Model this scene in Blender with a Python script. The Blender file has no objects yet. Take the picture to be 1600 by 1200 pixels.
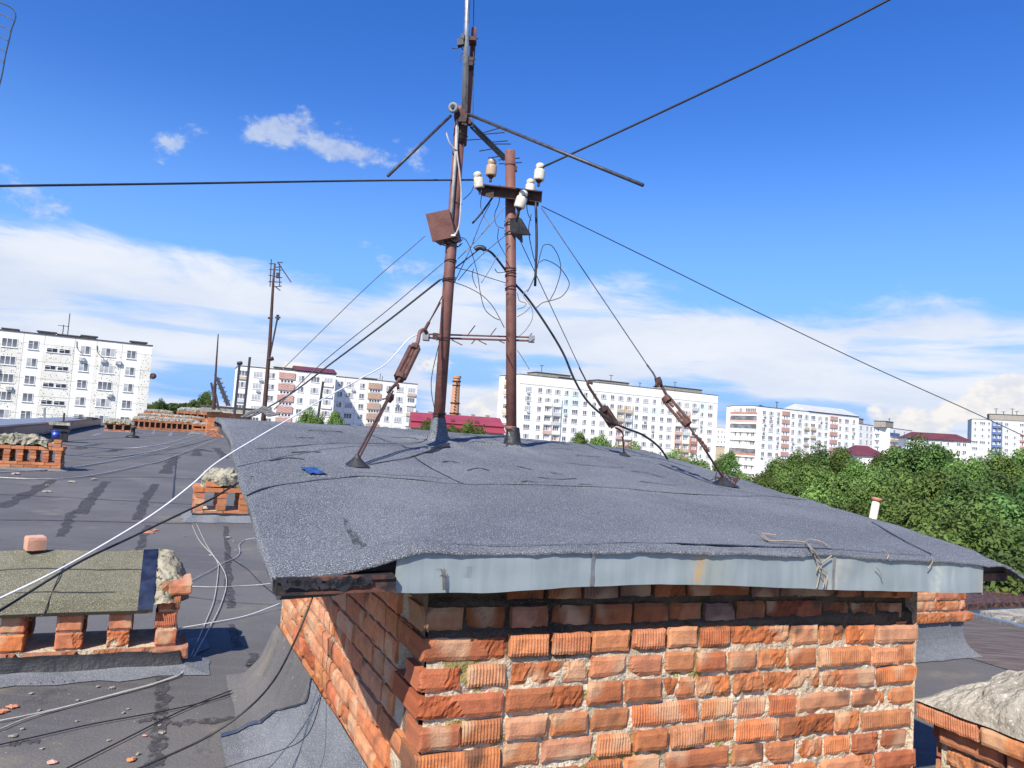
import bpy, math, random
from mathutils import Vector as V, noise
C = bpy.data.collections.new('place'); bpy.context.scene.collection.children.link(C)
sc = bpy.context.scene
rnd = random.Random(7)
R = math.radians
# ------------------------------------------------------------------ camera
F = 1190.0; PITCH = R(3.98); ROLL = R(3.8)
fw = V((0, math.cos(PITCH), math.sin(PITCH))); r0 = V((1, 0, 0)); u0 = V((0, -math.sin(PITCH), math.cos(PITCH)))
CR = r0*math.cos(ROLL) + u0*math.sin(ROLL); CU = -r0*math.sin(ROLL) + u0*math.cos(ROLL)
cd = bpy.data.cameras.new('camera'); cam = bpy.data.objects.new('camera', cd); C.objects.link(cam)
from mathutils import Matrix
cam.matrix_world = Matrix(((CR.x, CU.x, -fw.x, 0), (CR.y, CU.y, -fw.y, 0), (CR.z, CU.z, -fw.z, 0), (0, 0, 0, 1)))
cd.sensor_fit = 'HORIZONTAL'; cd.sensor_width = 36; cd.lens = 36*F/1600; cd.clip_start = .05; cd.clip_end = 8000
sc.camera = cam
def ray(x, y): return fw + CR*((x-800)/F) + CU*((600-y)/F)
def P(x, y, Y): r = ray(x, y); return r*(Y/r.y)                 # point seen at (x, y) at distance Y
ZR = -1.45                                                        # flat roof level (camera height 1.45 m)
def G(x, y, z=ZR): r = ray(x, y); return r*(z/r.z)               # point on a level
A = R(24.5); U = V((math.cos(A), math.sin(A), 0)); W = V((-math.sin(A), math.cos(A), 0)); Z = V((0, 0, 1))
O = V((-.1916, 2.1, 0))
def B(s, l, z): return O + U*s + W*l + Z*z                        # block frame: s along the front, l to the back
def PL(x, y, l):                                                  # pixel on the plane l = const
    r = ray(x, y); k = ((O + W*l).dot(W))/r.dot(W); return r*k
def PS(x, y, s):
    r = ray(x, y); k = ((O + U*s).dot(U))/r.dot(U); return r*k
def sl(p): q = p-O; return q.dot(U), q.dot(W), p.z
def nz(x, y=0., z=0.): return noise.noise(V((x, y, z)))
def lerp(a, b, t): return a+(b-a)*t
def interp(pts, x):
    if x <= pts[0][0]: return pts[0][1]
    for (x0, y0), (x1, y1) in zip(pts, pts[1:]):
        if x <= x1: return lerp(y0, y1, (x-x0)/(x1-x0))
    return pts[-1][1]
# ------------------------------------------------------------------ scene helpers
BASE = {}
def tag(o, label, cat, group=None, kind=None):
    if label: o['label'] = label
    if cat: o['category'] = cat
    if group: o['group'] = group
    if kind: o['kind'] = kind
    return o
def thing(name, label, cat, loc, group=None, rz=0):
    o = bpy.data.objects.new(name, None); C.objects.link(o); o.location = loc; o.empty_display_size = .1
    BASE[o] = V(loc); return tag(o, label, cat, group)
class MB:
    def __init__(s): s.v = []; s.f = []; s.m = []; s.c = []
    def face(s, idx, m=0, c=(1, 1, 1)): s.f.append(idx); s.m.append(m); s.c.append(c)
    def poly(s, pts, m=0, c=(1, 1, 1)):
        n = len(s.v); s.v += [V(p) for p in pts]; s.face(list(range(n, n+len(pts))), m, c)
    def box(s, o, ex, ey, ez, m=0, c=(1, 1, 1), jit=0):           # corner + three edge vectors (right handed)
        n = len(s.v)
        for k in (0, 1):
            for a, b in ((0, 0), (1, 0), (1, 1), (0, 1)):
                p = o+ex*a+ey*b+ez*k
                if jit: p = p+V((rnd.uniform(-jit, jit), rnd.uniform(-jit, jit), rnd.uniform(-jit, jit)))
                s.v.append(p)
        for q in ((3, 2, 1, 0), (4, 5, 6, 7), (0, 1, 5, 4), (1, 2, 6, 5), (2, 3, 7, 6), (3, 0, 4, 7)): s.face([n+i for i in q], m, c)
    def tube(s, pts, r, n=6, m=0, c=(1, 1, 1), cap=True):
        pts = [V(p) for p in pts]; rs = r if isinstance(r, (list, tuple)) else [r]*len(pts); b = len(s.v); prev = None
        for i, p in enumerate(pts):
            t = (pts[min(i+1, len(pts)-1)]-pts[max(i-1, 0)]).normalized()
            if prev is None:
                a = t.cross(V((0, 0, 1)) if abs(t.z) < .9 else V((1, 0, 0))).normalized()
            else:
                a = (prev-t*prev.dot(t)).normalized()
            prev = a; d = t.cross(a)
            for k in range(n):
                w = 2*math.pi*k/n; s.v.append(p+(a*math.cos(w)+d*math.sin(w))*rs[i])
        for i in range(len(pts)-1):
            for k in range(n):
                s.face([b+i*n+k, b+i*n+(k+1) % n, b+(i+1)*n+(k+1) % n, b+(i+1)*n+k], m, c)
        if cap:
            s.face([b+k for k in reversed(range(n))], m, c); s.face([b+(len(pts)-1)*n+k for k in range(n)], m, c)
    def lathe(s, p, ax, prof, n=14, m=0, c=(1, 1, 1)):            # profile [(height, radius)] along ax from p
        ax = V(ax).normalized()
        a = ax.cross(V((0, 1, 0)) if abs(ax.y) < .9 else V((1, 0, 0))).normalized(); d = ax.cross(a); b = len(s.v)
        for h, r in prof:
            for k in range(n):
                w = 2*math.pi*k/n; s.v.append(p+ax*h+(a*math.cos(w)+d*math.sin(w))*r)
        for i in range(len(prof)-1):
            for k in range(n): s.face([b+i*n+k, b+i*n+(k+1) % n, b+(i+1)*n+(k+1) % n, b+(i+1)*n+k], m, c)
        s.face([b+k for k in reversed(range(n))], m, c); s.face([b+(len(prof)-1)*n+k for k in range(n)], m, c)
    def grid(s, fn, nu, nv, m=0, cf=None, flip=False):
        b = len(s.v)
        for j in range(nv+1):
            for i in range(nu+1): s.v.append(V(fn(i/nu, j/nv)))
        for j in range(nv):
            for i in range(nu):
                q = [b+j*(nu+1)+i, b+j*(nu+1)+i+1, b+(j+1)*(nu+1)+i+1, b+(j+1)*(nu+1)+i]
                s.face(q[::-1] if flip else q, m, cf((i+.5)/nu, (j+.5)/nv) if cf else (1, 1, 1))
    def ribbon(s, pts, nrm, w, m=0, rag=0., c=(1, 1, 1)):          # ragged flat stroke on a surface
        pts = [V(p) for p in pts]; L = []; ws = w if isinstance(w, (list, tuple)) else [w]*len(pts)
        seed = rnd.uniform(0, 99)
        for i, p in enumerate(pts):
            t = (pts[min(i+1, len(pts)-1)]-pts[max(i-1, 0)]).normalized(); d = nrm.cross(t).normalized()
            k1 = 1+rag*(nz(i*.31, seed)*1.6+nz(i*.9, seed+7)*.5); k2 = 1+rag*(nz(i*.31, seed+30)*1.6+nz(i*.9, seed+37)*.5)
            L.append((p+d*ws[i]*.5*k1, p-d*ws[i]*.5*k2))
        b = len(s.v)
        for a, d in L: s.v += [a, d]
        for i in range(len(L)-1): s.face([b+2*i, b+2*i+1, b+2*i+3, b+2*i+2], m, c)
    def mesh(s, name, mats, base=V((0, 0, 0)), smooth=False):
        me = bpy.data.meshes.new(name); me.from_pydata([tuple(p-base) for p in s.v], [], s.f)
        for mt in mats: me.materials.append(mt)
        me.polygons.foreach_set('material_index', s.m)
        at = me.color_attributes.new('col', 'FLOAT_COLOR', 'CORNER'); buf = []
        for f, c in zip(s.f, s.c):
            if isinstance(c, list):
                for q in c: buf += [q[0], q[1], q[2], 1]
            else: buf += [c[0], c[1], c[2], 1]*len(f)
        at.data.foreach_set('color', buf)
        if smooth: me.polygons.foreach_set('use_smooth', [True]*len(s.f))
        me.update(); return me
    def build(s, name, mats, parent=None, base=None, smooth=False):
        if not isinstance(mats, (list, tuple)): mats = [mats]
        b = BASE[parent] if parent is not None else (V(base) if base is not None else V((0, 0, 0)))
        o = bpy.data.objects.new(name, s.mesh(name, mats, b, smooth)); C.objects.link(o)
        BASE[o] = b
        if parent is not None: o.parent = parent
        else: o.location = b
        return o
def spline(pts, n=8):                                             # Catmull-Rom through the points
    pts = [V(p) for p in pts]; out = []
    q = [pts[0]*2-pts[1]]+pts+[pts[-1]*2-pts[-2]]
    for i in range(1, len(q)-2):
        a, b, c, d = q[i-1:i+3]
        for k in range(n):
            t = k/n; out.append(.5*((2*b)+(c-a)*t+(2*a-5*b+4*c-d)*t*t+(3*b-a-3*c+d)*t**3))
    out.append(pts[-1]); return out
def smooth_part(o):
    o.data.polygons.foreach_set('use_smooth', [True]*len(o.data.polygons)); return o
# ------------------------------------------------------------------ materials
def nodes(name):
    m = bpy.data.materials.new(name); m.use_nodes = True; t = m.node_tree; b = t.nodes['Principled BSDF']; return m, t, b
def N(t, kind, **kw):
    n = t.nodes.new(kind)
    for k, v in kw.items(): setattr(n, k, v)
    return n
def mixc(t, fac, a, b, mode='MIX'):
    n = N(t, 'ShaderNodeMix', data_type='RGBA', blend_type=mode)
    for i, x in ((0, fac), (6, a), (7, b)):
        if isinstance(x, bpy.types.NodeSocket): t.links.new(x, n.inputs[i])
        elif isinstance(x, (int, float)): n.inputs[i].default_value = x
        else: n.inputs[i].default_value = (x[0], x[1], x[2], 1)
    return n.outputs[2]
def noise_n(t, co, scale, detail=4, rough=.55, dist=0):
    n = N(t, 'ShaderNodeTexNoise'); n.inputs['Scale'].default_value = scale; n.inputs['Detail'].default_value = detail
    n.inputs['Roughness'].default_value = rough; n.inputs['Distortion'].default_value = dist
    t.links.new(co, n.inputs['Vector']); return n.outputs['Fac']
def ramp(t, x, lo, hi):
    n = N(t, 'ShaderNodeMapRange', interpolation_type='SMOOTHSTEP'); n.inputs[1].default_value = lo; n.inputs[2].default_value = hi
    t.links.new(x, n.inputs[0]); return n.outputs[0]
def stretch(t, co, sx, sy, sz, rz=0):
    n = N(t, 'ShaderNodeMapping'); n.inputs['Scale'].default_value = (sx, sy, sz); n.inputs['Rotation'].default_value = (0, 0, rz)
    t.links.new(co, n.inputs['Vector']); return n.outputs[0]
def mk(name, c1, c2=None, scale=6., rough=.8, metal=0., bump=.0, bscale=60., speck=None, sscale=200., slo=.55, shi=.7, c3=None, s3=1.5, lo3=.5, hi3=.7, attr=False, st=None, lo=.35, hi=.65, spec=None, bdist=.01):
    m, t, b = nodes(name); co = N(t, 'ShaderNodeTexCoord').outputs['Object']
    x = c1; cs = stretch(t, co, *st) if st else co
    if c2: x = mixc(t, ramp(t, noise_n(t, cs, scale, 6), lo, hi), c1, c2)
    if c3: x = mixc(t, ramp(t, noise_n(t, co, s3, 5), lo3, hi3), x, c3)
    if speck: x = mixc(t, ramp(t, noise_n(t, co, sscale, 1), slo, shi), x, speck)
    if attr:
        at = N(t, 'ShaderNodeAttribute', attribute_name='col'); x = mixc(t, 1., x, at.outputs['Color'], 'MULTIPLY')
    if isinstance(x, bpy.types.NodeSocket): t.links.new(x, b.inputs['Base Color'])
    else: b.inputs['Base Color'].default_value = (*x, 1)
    b.inputs['Roughness'].default_value = rough; b.inputs['Metallic'].default_value = metal
    if spec is not None: b.inputs['Specular IOR Level'].default_value = spec
    if bump:
        bn = N(t, 'ShaderNodeBump'); bn.inputs['Strength'].default_value = bump; bn.inputs['Distance'].default_value = bdist
        t.links.new(noise_n(t, co, bscale, 4), bn.inputs['Height']); t.links.new(bn.outputs[0], b.inputs['Normal'])
    return m
M = {}
M['felt'] = mk('granule_felt', (.062, .065, .070), (.102, .106, .112), 2.2, .95, bump=.5, bscale=260, speck=(.34, .375, .42), sscale=330, slo=.52, shi=.68, c3=(.052, .057, .066), s3=1.2, lo3=.55, hi3=.75, bdist=.004)
M['felt_new'] = mk('new_granule_felt', (.092, .100, .112), (.128, .137, .150), 4., .95, bump=.5, bscale=260, speck=(.38, .41, .44), sscale=330, slo=.55, shi=.68, bdist=.004)
M['felt_moss'] = mk('olive_granule_felt', (.098, .094, .06), (.145, .138, .092), 3., .95, bump=.5, bscale=240, speck=(.36, .35, .27), sscale=260, slo=.53, shi=.68, c3=(.085, .082, .045), s3=2.5, bdist=.004)
M['tar'] = mk('tar', (.012, .012, .015), (.03, .03, .034), 12, .55, bump=.5, bscale=40)
M['tar_worn'] = mk('worn_tar', (.050, .047, .048), (.088, .084, .084), 9, .85, bump=.3, bscale=60, lo=.3, hi=.7)
M['tape'] = mk('bitumen_tape', (.012, .016, .035), (.035, .045, .08), 9, .22, bump=.15, bscale=25, c3=(.16, .18, .25), s3=14, lo3=.66, hi3=.74)
M['brick'] = mk('brick', (.95, .93, .92), (1.05, 1.05, 1.05), 30, .9, bump=.55, bscale=140, attr=True, c3=(.72, .68, .66), s3=16, lo3=.55, hi3=.8, bdist=.005)
M['mortar'] = mk('mortar', (.47, .375, .245), (.62, .51, .36), 14, .95, bump=1., bscale=70, c3=(.20, .165, .11), s3=5, lo3=.52, hi3=.72, speck=(.7, .64, .54), sscale=120, slo=.6, shi=.7, bdist=.012, attr=True)
M['concrete'] = mk('old_concrete', (.26, .235, .19), (.39, .36, .30), 6, .95, bump=1., bscale=22, c3=(.12, .11, .09), s3=4.0, lo3=.50, hi3=.68, speck=(.52, .49, .42), sscale=90, slo=.6, shi=.75, bdist=.03)
M['concrete_moss'] = mk('mossy_concrete', (.27, .245, .175), (.38, .35, .26), 5, .95, bump=1., bscale=16, c3=(.10, .11, .06), s3=6, lo3=.5, hi3=.66, speck=(.08, .085, .06), sscale=26, slo=.6, shi=.68, bdist=.03)
M['rust'] = mk('rust_painted_steel', (.15, .06, .048), (.19, .085, .066), 14, .62, bump=.15, bscale=90, c3=(.075, .032, .026), s3=9, lo3=.55, hi3=.7)
M['rust_dark'] = mk('dark_rusty_steel', (.04, .022, .02), (.085, .035, .026), 20, .75, bump=.3, bscale=120)
M['rust_mid'] = mk('old_rusty_iron', (.075, .032, .026), (.11, .05, .038), 30, .75, bump=.3, bscale=120)
M['rust_board'] = mk('rusty_channel', (.16, .065, .04), (.10, .04, .026), 10, .7, bump=.3, bscale=50, c3=(.02, .016, .015), s3=11, lo3=.44, hi3=.56)
M['light_roof'] = mk('pale_grey_sheet_roof', (.50, .51, .51), (.44, .45, .46), .4, .6)
M['galv'] = mk('galvanised_steel', (.50, .50, .50), (.36, .35, .34), 26, .38, .85, c3=(.16, .11, .08), s3=16, lo3=.6, hi3=.75)
M['fascia'] = mk('painted_sheet_steel', (.265, .315, .32), (.31, .36, .365), 5, .45, .15, bump=.04, bscale=9, attr=True, c3=(.25, .315, .33), s3=2.4, lo3=.6, hi3=.8, st=(6, 6, .8))
M['porcelain'] = mk('porcelain', (.60, .55, .44), (.68, .64, .54), 30, .18, attr=True, c3=(.42, .32, .20), s3=24, lo3=.6, hi3=.72)
M['black'] = mk('black_rubber', (.012, .013, .016), (.025, .026, .03), 30, .5)
M['wire'] = mk('steel_wire', (.05, .05, .058), (.09, .09, .10), 40, .5, .4)
M['white_cable'] = mk('white_cable', (.74, .75, .76), (.66, .66, .66), 20, .5)
M['old_cable'] = mk('dirty_white_cable', (.50, .48, .44), (.36, .345, .32), 18, .6)
M['grey_cable'] = mk('grey_cable', (.13, .13, .14), (.2, .2, .2), 20, .6)
M['blue_plastic'] = mk('blue_plastic', (.015, .05, .32), (.02, .07, .42), 8, .4)
M['blue_sheet'] = mk('blue_film', (.02, .055, .17), (.04, .085, .24), 20, .35, bump=.3, bscale=40)
M['white_plastic'] = mk('white_plastic', (.66, .58, .44), None, 8, .45)
M['orange'] = mk('orange_plastic', (.45, .20, .11), (.38, .15, .09), 20, .6)
M['twig'] = mk('dry_stem', (.26, .205, .135), (.38, .31, .22), 40, .9)
M['grey_block'] = mk('grey_plastic', (.17, .19, .20), (.22, .23, .24), 30, .6)
M['bark'] = mk('bark', (.085, .065, .048), (.14, .115, .09), 8, .95, bump=.6, bscale=20)
M['ground'] = mk('ground', (.06, .085, .035), (.10, .095, .07), .03, 1., c3=(.16, .15, .13), s3=.012)
M['asphalt'] = mk('asphalt', (.05, .05, .052), (.07, .07, .07), 2, .95)
# old roofing: worn felt with dust, stains and faint sheet seams along the roll
def old_roof():
    m, t, b = nodes('old_roof_felt'); co = N(t, 'ShaderNodeTexCoord').outputs['Object']
    x = mixc(t, ramp(t, noise_n(t, co, .6, 6), .35, .65), (.080, .077, .076), (.122, .117, .110))
    cs = stretch(t, co, .5, 9, 1, -A)
    x = mixc(t, ramp(t, noise_n(t, cs, 1.6, 6), .42, .72), x, (.105, .104, .106))
    x = mixc(t, ramp(t, noise_n(t, co, 1.1, 8, .65), .55, .72), x, (.19, .168, .125))
    x = mixc(t, ramp(t, noise_n(t, co, 2.3, 7, .7, .6), .60, .70), x, (.055, .054, .057))
    x = mixc(t, ramp(t, noise_n(t, co, 170, 1), .60, .74), x, (.22, .21, .195))
    x = mixc(t, ramp(t, noise_n(t, co, 34, 3), .68, .74), x, (.27, .25, .22))
    t.links.new(x, b.inputs['Base Color']); b.inputs['Roughness'].default_value = .85
    bn = N(t, 'ShaderNodeBump'); bn.inputs['Strength'].default_value = .5; bn.inputs['Distance'].default_value = .008
    t.links.new(noise_n(t, co, 60, 6), bn.inputs['Height']); t.links.new(bn.outputs[0], b.inputs['Normal']); return m
M['old_roof'] = old_roof()
def streaky():
    m, t, b = nodes('weathered_brown_felt'); co = N(t, 'ShaderNodeTexCoord').outputs['Object']
    cs = stretch(t, co, 2, 40, 1, -A)
    x = mixc(t, ramp(t, noise_n(t, cs, 1.2, 6), .35, .68), (.055, .042, .038), (.17, .135, .115))
    t.links.new(x, b.inputs['Base Color']); b.inputs['Roughness'].default_value = .9; return m
M['streaky'] = streaky()
def leafmat(name, c1, c2):
    m, t, b = nodes(name); co = N(t, 'ShaderNodeTexCoord').outputs['Object']
    at = N(t, 'ShaderNodeAttribute', attribute_name='col'); oi = N(t, 'ShaderNodeObjectInfo')
    x = mixc(t, ramp(t, noise_n(t, co, .5, 3), .35, .65), c1, c2); x = mixc(t, 1., x, at.outputs['Color'], 'MULTIPLY')
    h = N(t, 'ShaderNodeHueSaturation'); t.links.new(x, h.inputs['Color'])
    mr = N(t, 'ShaderNodeMapRange'); mr.inputs[3].default_value = .485; mr.inputs[4].default_value = .514; t.links.new(oi.outputs['Random'], mr.inputs[0]); t.links.new(mr.outputs[0], h.inputs['Hue'])
    mv = N(t, 'ShaderNodeMapRange'); mv.inputs[3].default_value = .55; mv.inputs[4].default_value = 1.35; t.links.new(oi.outputs['Random'], mv.inputs[0]); t.links.new(mv.outputs[0], h.inputs['Value'])
    t.links.new(h.outputs[0], b.inputs['Base Color']); b.inputs['Roughness'].default_value = .7; b.inputs['Specular IOR Level'].default_value = .12
    tr = N(t, 'ShaderNodeBsdfTranslucent'); t.links.new(h.outputs[0], tr.inputs[0]); mx = N(t, 'ShaderNodeMixShader'); mx.inputs[0].default_value = .38
    out = t.nodes['Material Output']; t.links.new(b.outputs[0], mx.inputs[1]); t.links.new(tr.outputs[0], mx.inputs[2]); t.links.new(mx.outputs[0], out.inputs[0]); return m
M['leaf'] = leafmat('leaf', (.135, .225, .06), (.21, .30, .085))
M['leaf_dark'] = leafmat('dark_leaf', (.095, .175, .055), (.15, .225, .07))
def brushed():
    m, t, b = nodes('brushed_tar'); co = N(t, 'ShaderNodeTexCoord').outputs['Object']
    x = mixc(t, ramp(t, noise_n(t, co, 9, 5), .35, .65), (.040, .038, .040), (.072, .068, .068)); t.links.new(x, b.inputs['Base Color']); b.inputs['Roughness'].default_value = .8
    tr = N(t, 'ShaderNodeBsdfTransparent'); mx = N(t, 'ShaderNodeMixShader'); t.links.new(ramp(t, noise_n(t, co, 18, 8, .75), .40, .58), mx.inputs[0])
    out = t.nodes['Material Output']; t.links.new(tr.outputs[0], mx.inputs[1]); t.links.new(b.outputs[0], mx.inputs[2]); t.links.new(mx.outputs[0], out.inputs[0]); return m
M['tar_brush'] = brushed()
# facade paints
M['panel'] = mk('white_panel', (.89, .87, .81), (.84, .82, .76), .25, .9, c3=(.76, .74, .68), s3=.6, lo3=.62, hi3=.8, attr=True)
def pebble():
    m, t, b = nodes('pebbled_panel'); co = N(t, 'ShaderNodeTexCoord').outputs['Object']
    vo = N(t, 'ShaderNodeTexVoronoi'); vo.inputs['Scale'].default_value = 2.9; t.links.new(co, vo.inputs['Vector'])
    d = N(t, 'ShaderNodeMath', operation='LESS_THAN'); d.inputs[1].default_value = .22; t.links.new(vo.outputs['Distance'], d.inputs[0])
    x = mixc(t, ramp(t, noise_n(t, co, .5, 4), .35, .65), (.80, .78, .70), (.72, .70, .61)); x = mixc(t, d.outputs[0], x, (.12, .11, .10))
    t.links.new(x, b.inputs['Base Color']); b.inputs['Roughness'].default_value = .9; return m
M['pebble'] = pebble()
M['joint'] = mk('joint_seal', (.50, .50, .46), None, 1, .9)
M['frame'] = mk('window_frame', (.82, .82, .80), None, 1, .5)
M['glass'] = mk('window_glass', (.10, .11, .13), (.22, .23, .24), .35, .2, lo=.4, hi=.6)
M['dark_glass'] = mk('dark_glass', (.035, .04, .05), None, 1, .25)
M['curtain'] = mk('net_curtain', (.50, .51, .50), (.36, .37, .38), .6, .6)
M['dark_slab'] = mk('dark_roof_slab', (.06, .058, .06), (.09, .085, .085), 1, .9)
M['red_roof'] = mk('red_sheet_roof', (.27, .035, .05), (.32, .05, .065), .2, .5, st=(1, 1, 1))
M['maroon_roof'] = mk('maroon_sheet_roof', (.11, .028, .035), (.15, .04, .045), .2, .55)
M['pink'] = mk('pink_render', (.56, .36, .31), (.62, .44, .38), .4, .9)
M['redbrown'] = mk('red_brown_paint', (.40, .17, .13), (.46, .22, .17), .5, .8, attr=True)
M['tan'] = mk('tan_render', (.58, .47, .34), (.52, .42, .30), .4, .9)
M['bluepaint'] = mk('blue_paint', (.07, .12, .26), (.11, .17, .32), .5, .7)
M['grey_render'] = mk('grey_render', (.58, .60, .60), (.50, .52, .52), .4, .9, attr=True)
M['ac'] = mk('air_conditioner', (.70, .70, .68), (.25, .25, .25), 2.4, .6)
# ------------------------------------------------------------------ brick builders
BC = [(.52, .205, .085), (.57, .25, .115), (.50, .185, .08), (.60, .30, .165), (.55, .225, .105), (.46, .16, .075), (.60, .31, .185), (.54, .24, .13), (.57, .245, .115)]
def bcol(k=1.):
    c = rnd.choice(BC); j = rnd.uniform(.70, .98)*k; return tuple(min(1, x*j*h_*rnd.uniform(.96, 1.04)) for x, h_ in zip(c, (.97, .88, .78)))
def brick_tile(mb, o, a, b, n, la, lb, depth, style='smooth', col=(.4, .15, .08), res=.008, rib=.0020):
    """weathered brick: o = lower corner of the face, a/b unit directions of the face, n outward normal"""
    na = max(4, int(la/res)); nb = max(4, int(lb/(res*1.3))); sd = rnd.uniform(0, 500); st = len(mb.v)
    if style == 'ribbed': na = max(na, int(la/.0034)); nb = 6
    ch = rnd.choice([0, 0, .012, .02, .03]); cx, cy = rnd.choice([(0, 0), (1, 0), (0, 1), (1, 1)])
    bx = rnd.uniform(.25, .8); bside = rnd.random() < .5; skew = rnd.uniform(-.25, .25)
    cols = []
    for j in range(nb+1):
        for i in range(na+1):
            x = i/na; y = j/nb; px = x*la; py = y*lb; c = col; h = 0
            e = min(px, la-px, py, lb-py)
            h -= .0045*max(0, 1-e/.009)**2
            h += .0035*nz(px*26, py*26, sd)
            if style == 'ribbed':
                k = math.sin(px*2*math.pi/.0098+nz(py*15, sd)*.5); h += rib*k*(.75+.6*nz(px*12, py*12, sd+9)); c = tuple(q*(1+.07*k) for q in c)
            broken = style == 'broken' or (style == 'half' and ((x+skew*(y-.5)+.10*nz(px*30, py*40, sd)) > bx) == bside)
            if broken:
                h += -.005+.007*nz(px*34, py*34, sd+3)+.005*nz(px*90, py*90, sd+5); c = (col[0]*.80, col[1]*.66, col[2]*.5)
            w = 1+.20*nz(px*20, py*20, sd+70)+.22*nz(px*75, py*75, sd+90)
            c = tuple(q*w for q in c)
            g = nz(px*9, py*9, sd+40)
            if g > .16: c = tuple(lerp(q, r, min(1, (g-.16)*4)*.5) for q, r in zip(c, (.55, .40, .25)))
            elif g < -.42: c = tuple(lerp(q, r, min(1, (-g-.42)*6)*.7) for q, r in zip(c, (.055, .04, .032)))
            ex = .0038*nz(py*30, sd+11)*(1 if x in (0, 1) else 0); ey = .0038*nz(px*30, sd+21)*(1 if y in (0, 1) else 0)
            q = o+a*(px+ex)+b*(py+ey)+n*h
            if ch:
                dx = abs(px-cx*la); dy = abs(py-cy*lb); dd = (dx+dy)
                if dd < ch: q = q-n*(ch-dd)*.9
            mb.v.append(q); cols.append(c)
    for j in range(nb):
        for i in range(na):
            q = [j*(na+1)+i, j*(na+1)+i+1, (j+1)*(na+1)+i+1, (j+1)*(na+1)+i]
            mb.face([st+k for k in q], 0, [cols[k] for k in q])
    ring = [i for i in range(na)]+[na+j*(na+1) for j in range(nb)]+[nb*(na+1)+i for i in range(na, 0, -1)]+[j*(na+1) for j in range(nb, 0, -1)]
    bb = len(mb.v)
    for k in ring: mb.v.append(mb.v[st+k]-n*depth)
    m = len(ring)
    for k in range(m):
        k2 = (k+1) % m; mb.face([st+ring[k], bb+k, bb+k2, st+ring[k2]], 0, [cols[ring[k]], cols[ring[k]], cols[ring[k2]], cols[ring[k2]]])
def simple_brick(mb, o, a, b, n, la, lb, depth, jit=.004, k=1.):
    """plain far brick with slightly crooked corners: a, b face directions, n outward"""
    mb.box(o-n*depth+n*rnd.uniform(-jit, jit), a*la, n*depth, b*lb, 0, bcol(k), jit*.6) if a.cross(n).dot(b) > 0 else mb.box(o+a*la-n*depth, a*-la, n*depth, b*lb, 0, bcol(k), jit*.6)
def brick_panel(mb, o, a, n, la, z0, rows, course=.075, bl=.255, k=1., jit=.004, off=0.):
    for r in range(rows):
        x = -(bl/2 if (r+int(off)) % 2 else 0)
        while x < la-.01:
            x0 = max(0, x); x1 = min(la, x+bl-.011)
            if x1-x0 > .02: simple_brick(mb, V((o.x, o.y, z0+r*course))+a*x0, a, Z, n, x1-x0, course-.012, .09, jit, k)
            x += bl
# ------------------------------------------------------------------ world and sun
AZ_S = (-.43, -.903); EL = R(43.5)
k_ = math.hypot(*AZ_S); to_sun = V((AZ_S[0]/k_*math.cos(EL), AZ_S[1]/k_*math.cos(EL), math.sin(EL)))
sd = bpy.data.lights.new('sun', 'SUN'); so = bpy.data.objects.new('sun', sd); C.objects.link(so)
sd.energy = 5.0; sd.angle = R(.53); sd.color = (1, .94, .84); so.rotation_euler = to_sun.to_track_quat('Z', 'Y').to_euler(); so.location = (-20, -30, 60)
w = bpy.data.worlds.new('World'); sc.world = w; w.use_nodes = True; T = w.node_tree
bg = T.nodes['Background']; bg.inputs[1].default_value = .105
sky = N(T, 'ShaderNodeTexSky', sky_type='NISHITA'); sky.sun_disc = False; sky.sun_elevation = EL
sky.sun_rotation = math.atan2(to_sun.x, to_sun.y); sky.altitude = 50; sky.air_density = 1.0; sky.dust_density = .25; sky.ozone_density = 3.2
def mth(op, a, b=None, c=None, clamp=False):
    n = N(T, 'ShaderNodeMath', operation=op, use_clamp=clamp)
    for i, x in enumerate((a, b, c)):
        if x is None: continue
        if isinstance(x, (int, float)): n.inputs[i].default_value = x
        else: T.links.new(x, n.inputs[i])
    return n.outputs[0]
tc = N(T, 'ShaderNodeTexCoord').outputs['Generated']; sp = N(T, 'ShaderNodeSeparateXYZ'); T.links.new(tc, sp.inputs[0])
az = mth('MULTIPLY', mth('ARCTAN2', sp.outputs[0], sp.outputs[1]), 57.29578); el = mth('MULTIPLY', mth('ARCSINE', sp.outputs[2]), 57.29578)
def pvec(sx, sy, oz=0.):
    cb = N(T, 'ShaderNodeCombineXYZ'); T.links.new(mth('MULTIPLY', az, sx), cb.inputs[0]); T.links.new(mth('MULTIPLY', el, sy), cb.inputs[1]); cb.inputs[2].default_value = oz; return cb.outputs[0]
def fbm(sx, sy, oz, detail=7, rough=.58, dist=0.): return noise_n(T, pvec(sx, sy, oz), 1., detail, rough, dist)
def blob(a0, e0, sa, se, amp=1.):
    d = mth('ADD', mth('POWER', mth('ABSOLUTE', mth('DIVIDE', mth('SUBTRACT', az, a0), sa)), 2.), mth('POWER', mth('ABSOLUTE', mth('DIVIDE', mth('SUBTRACT', el, e0), se)), 2.))
    return mth('MULTIPLY', mth('SUBTRACT', 1., d, clamp=True), amp)
def total(lst):
    s = lst[0]
    for x in lst[1:]: s = mth('ADD', s, x)
    return s
fc = N(T, 'ShaderNodeFloatCurve'); cv = fc.mapping.curves[0]
prof = [(-60, 11.2), (-35, 11.5), (-27, 11.2), (-19, 10.9), (-12, 10.3), (-8, 11.3), (4, 12.4), (11, 11.4), (18, 10.4), (23, 10.3), (27, 11.2), (31, 10.6), (34, 9.6), (60, 9.5)]
while len(cv.points) < len(prof): cv.points.new(.5, .5)
for p_, (a_, e_) in zip(cv.points, prof): p_.location = ((a_+60)/120, e_/20)
fc.mapping.update()
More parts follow.
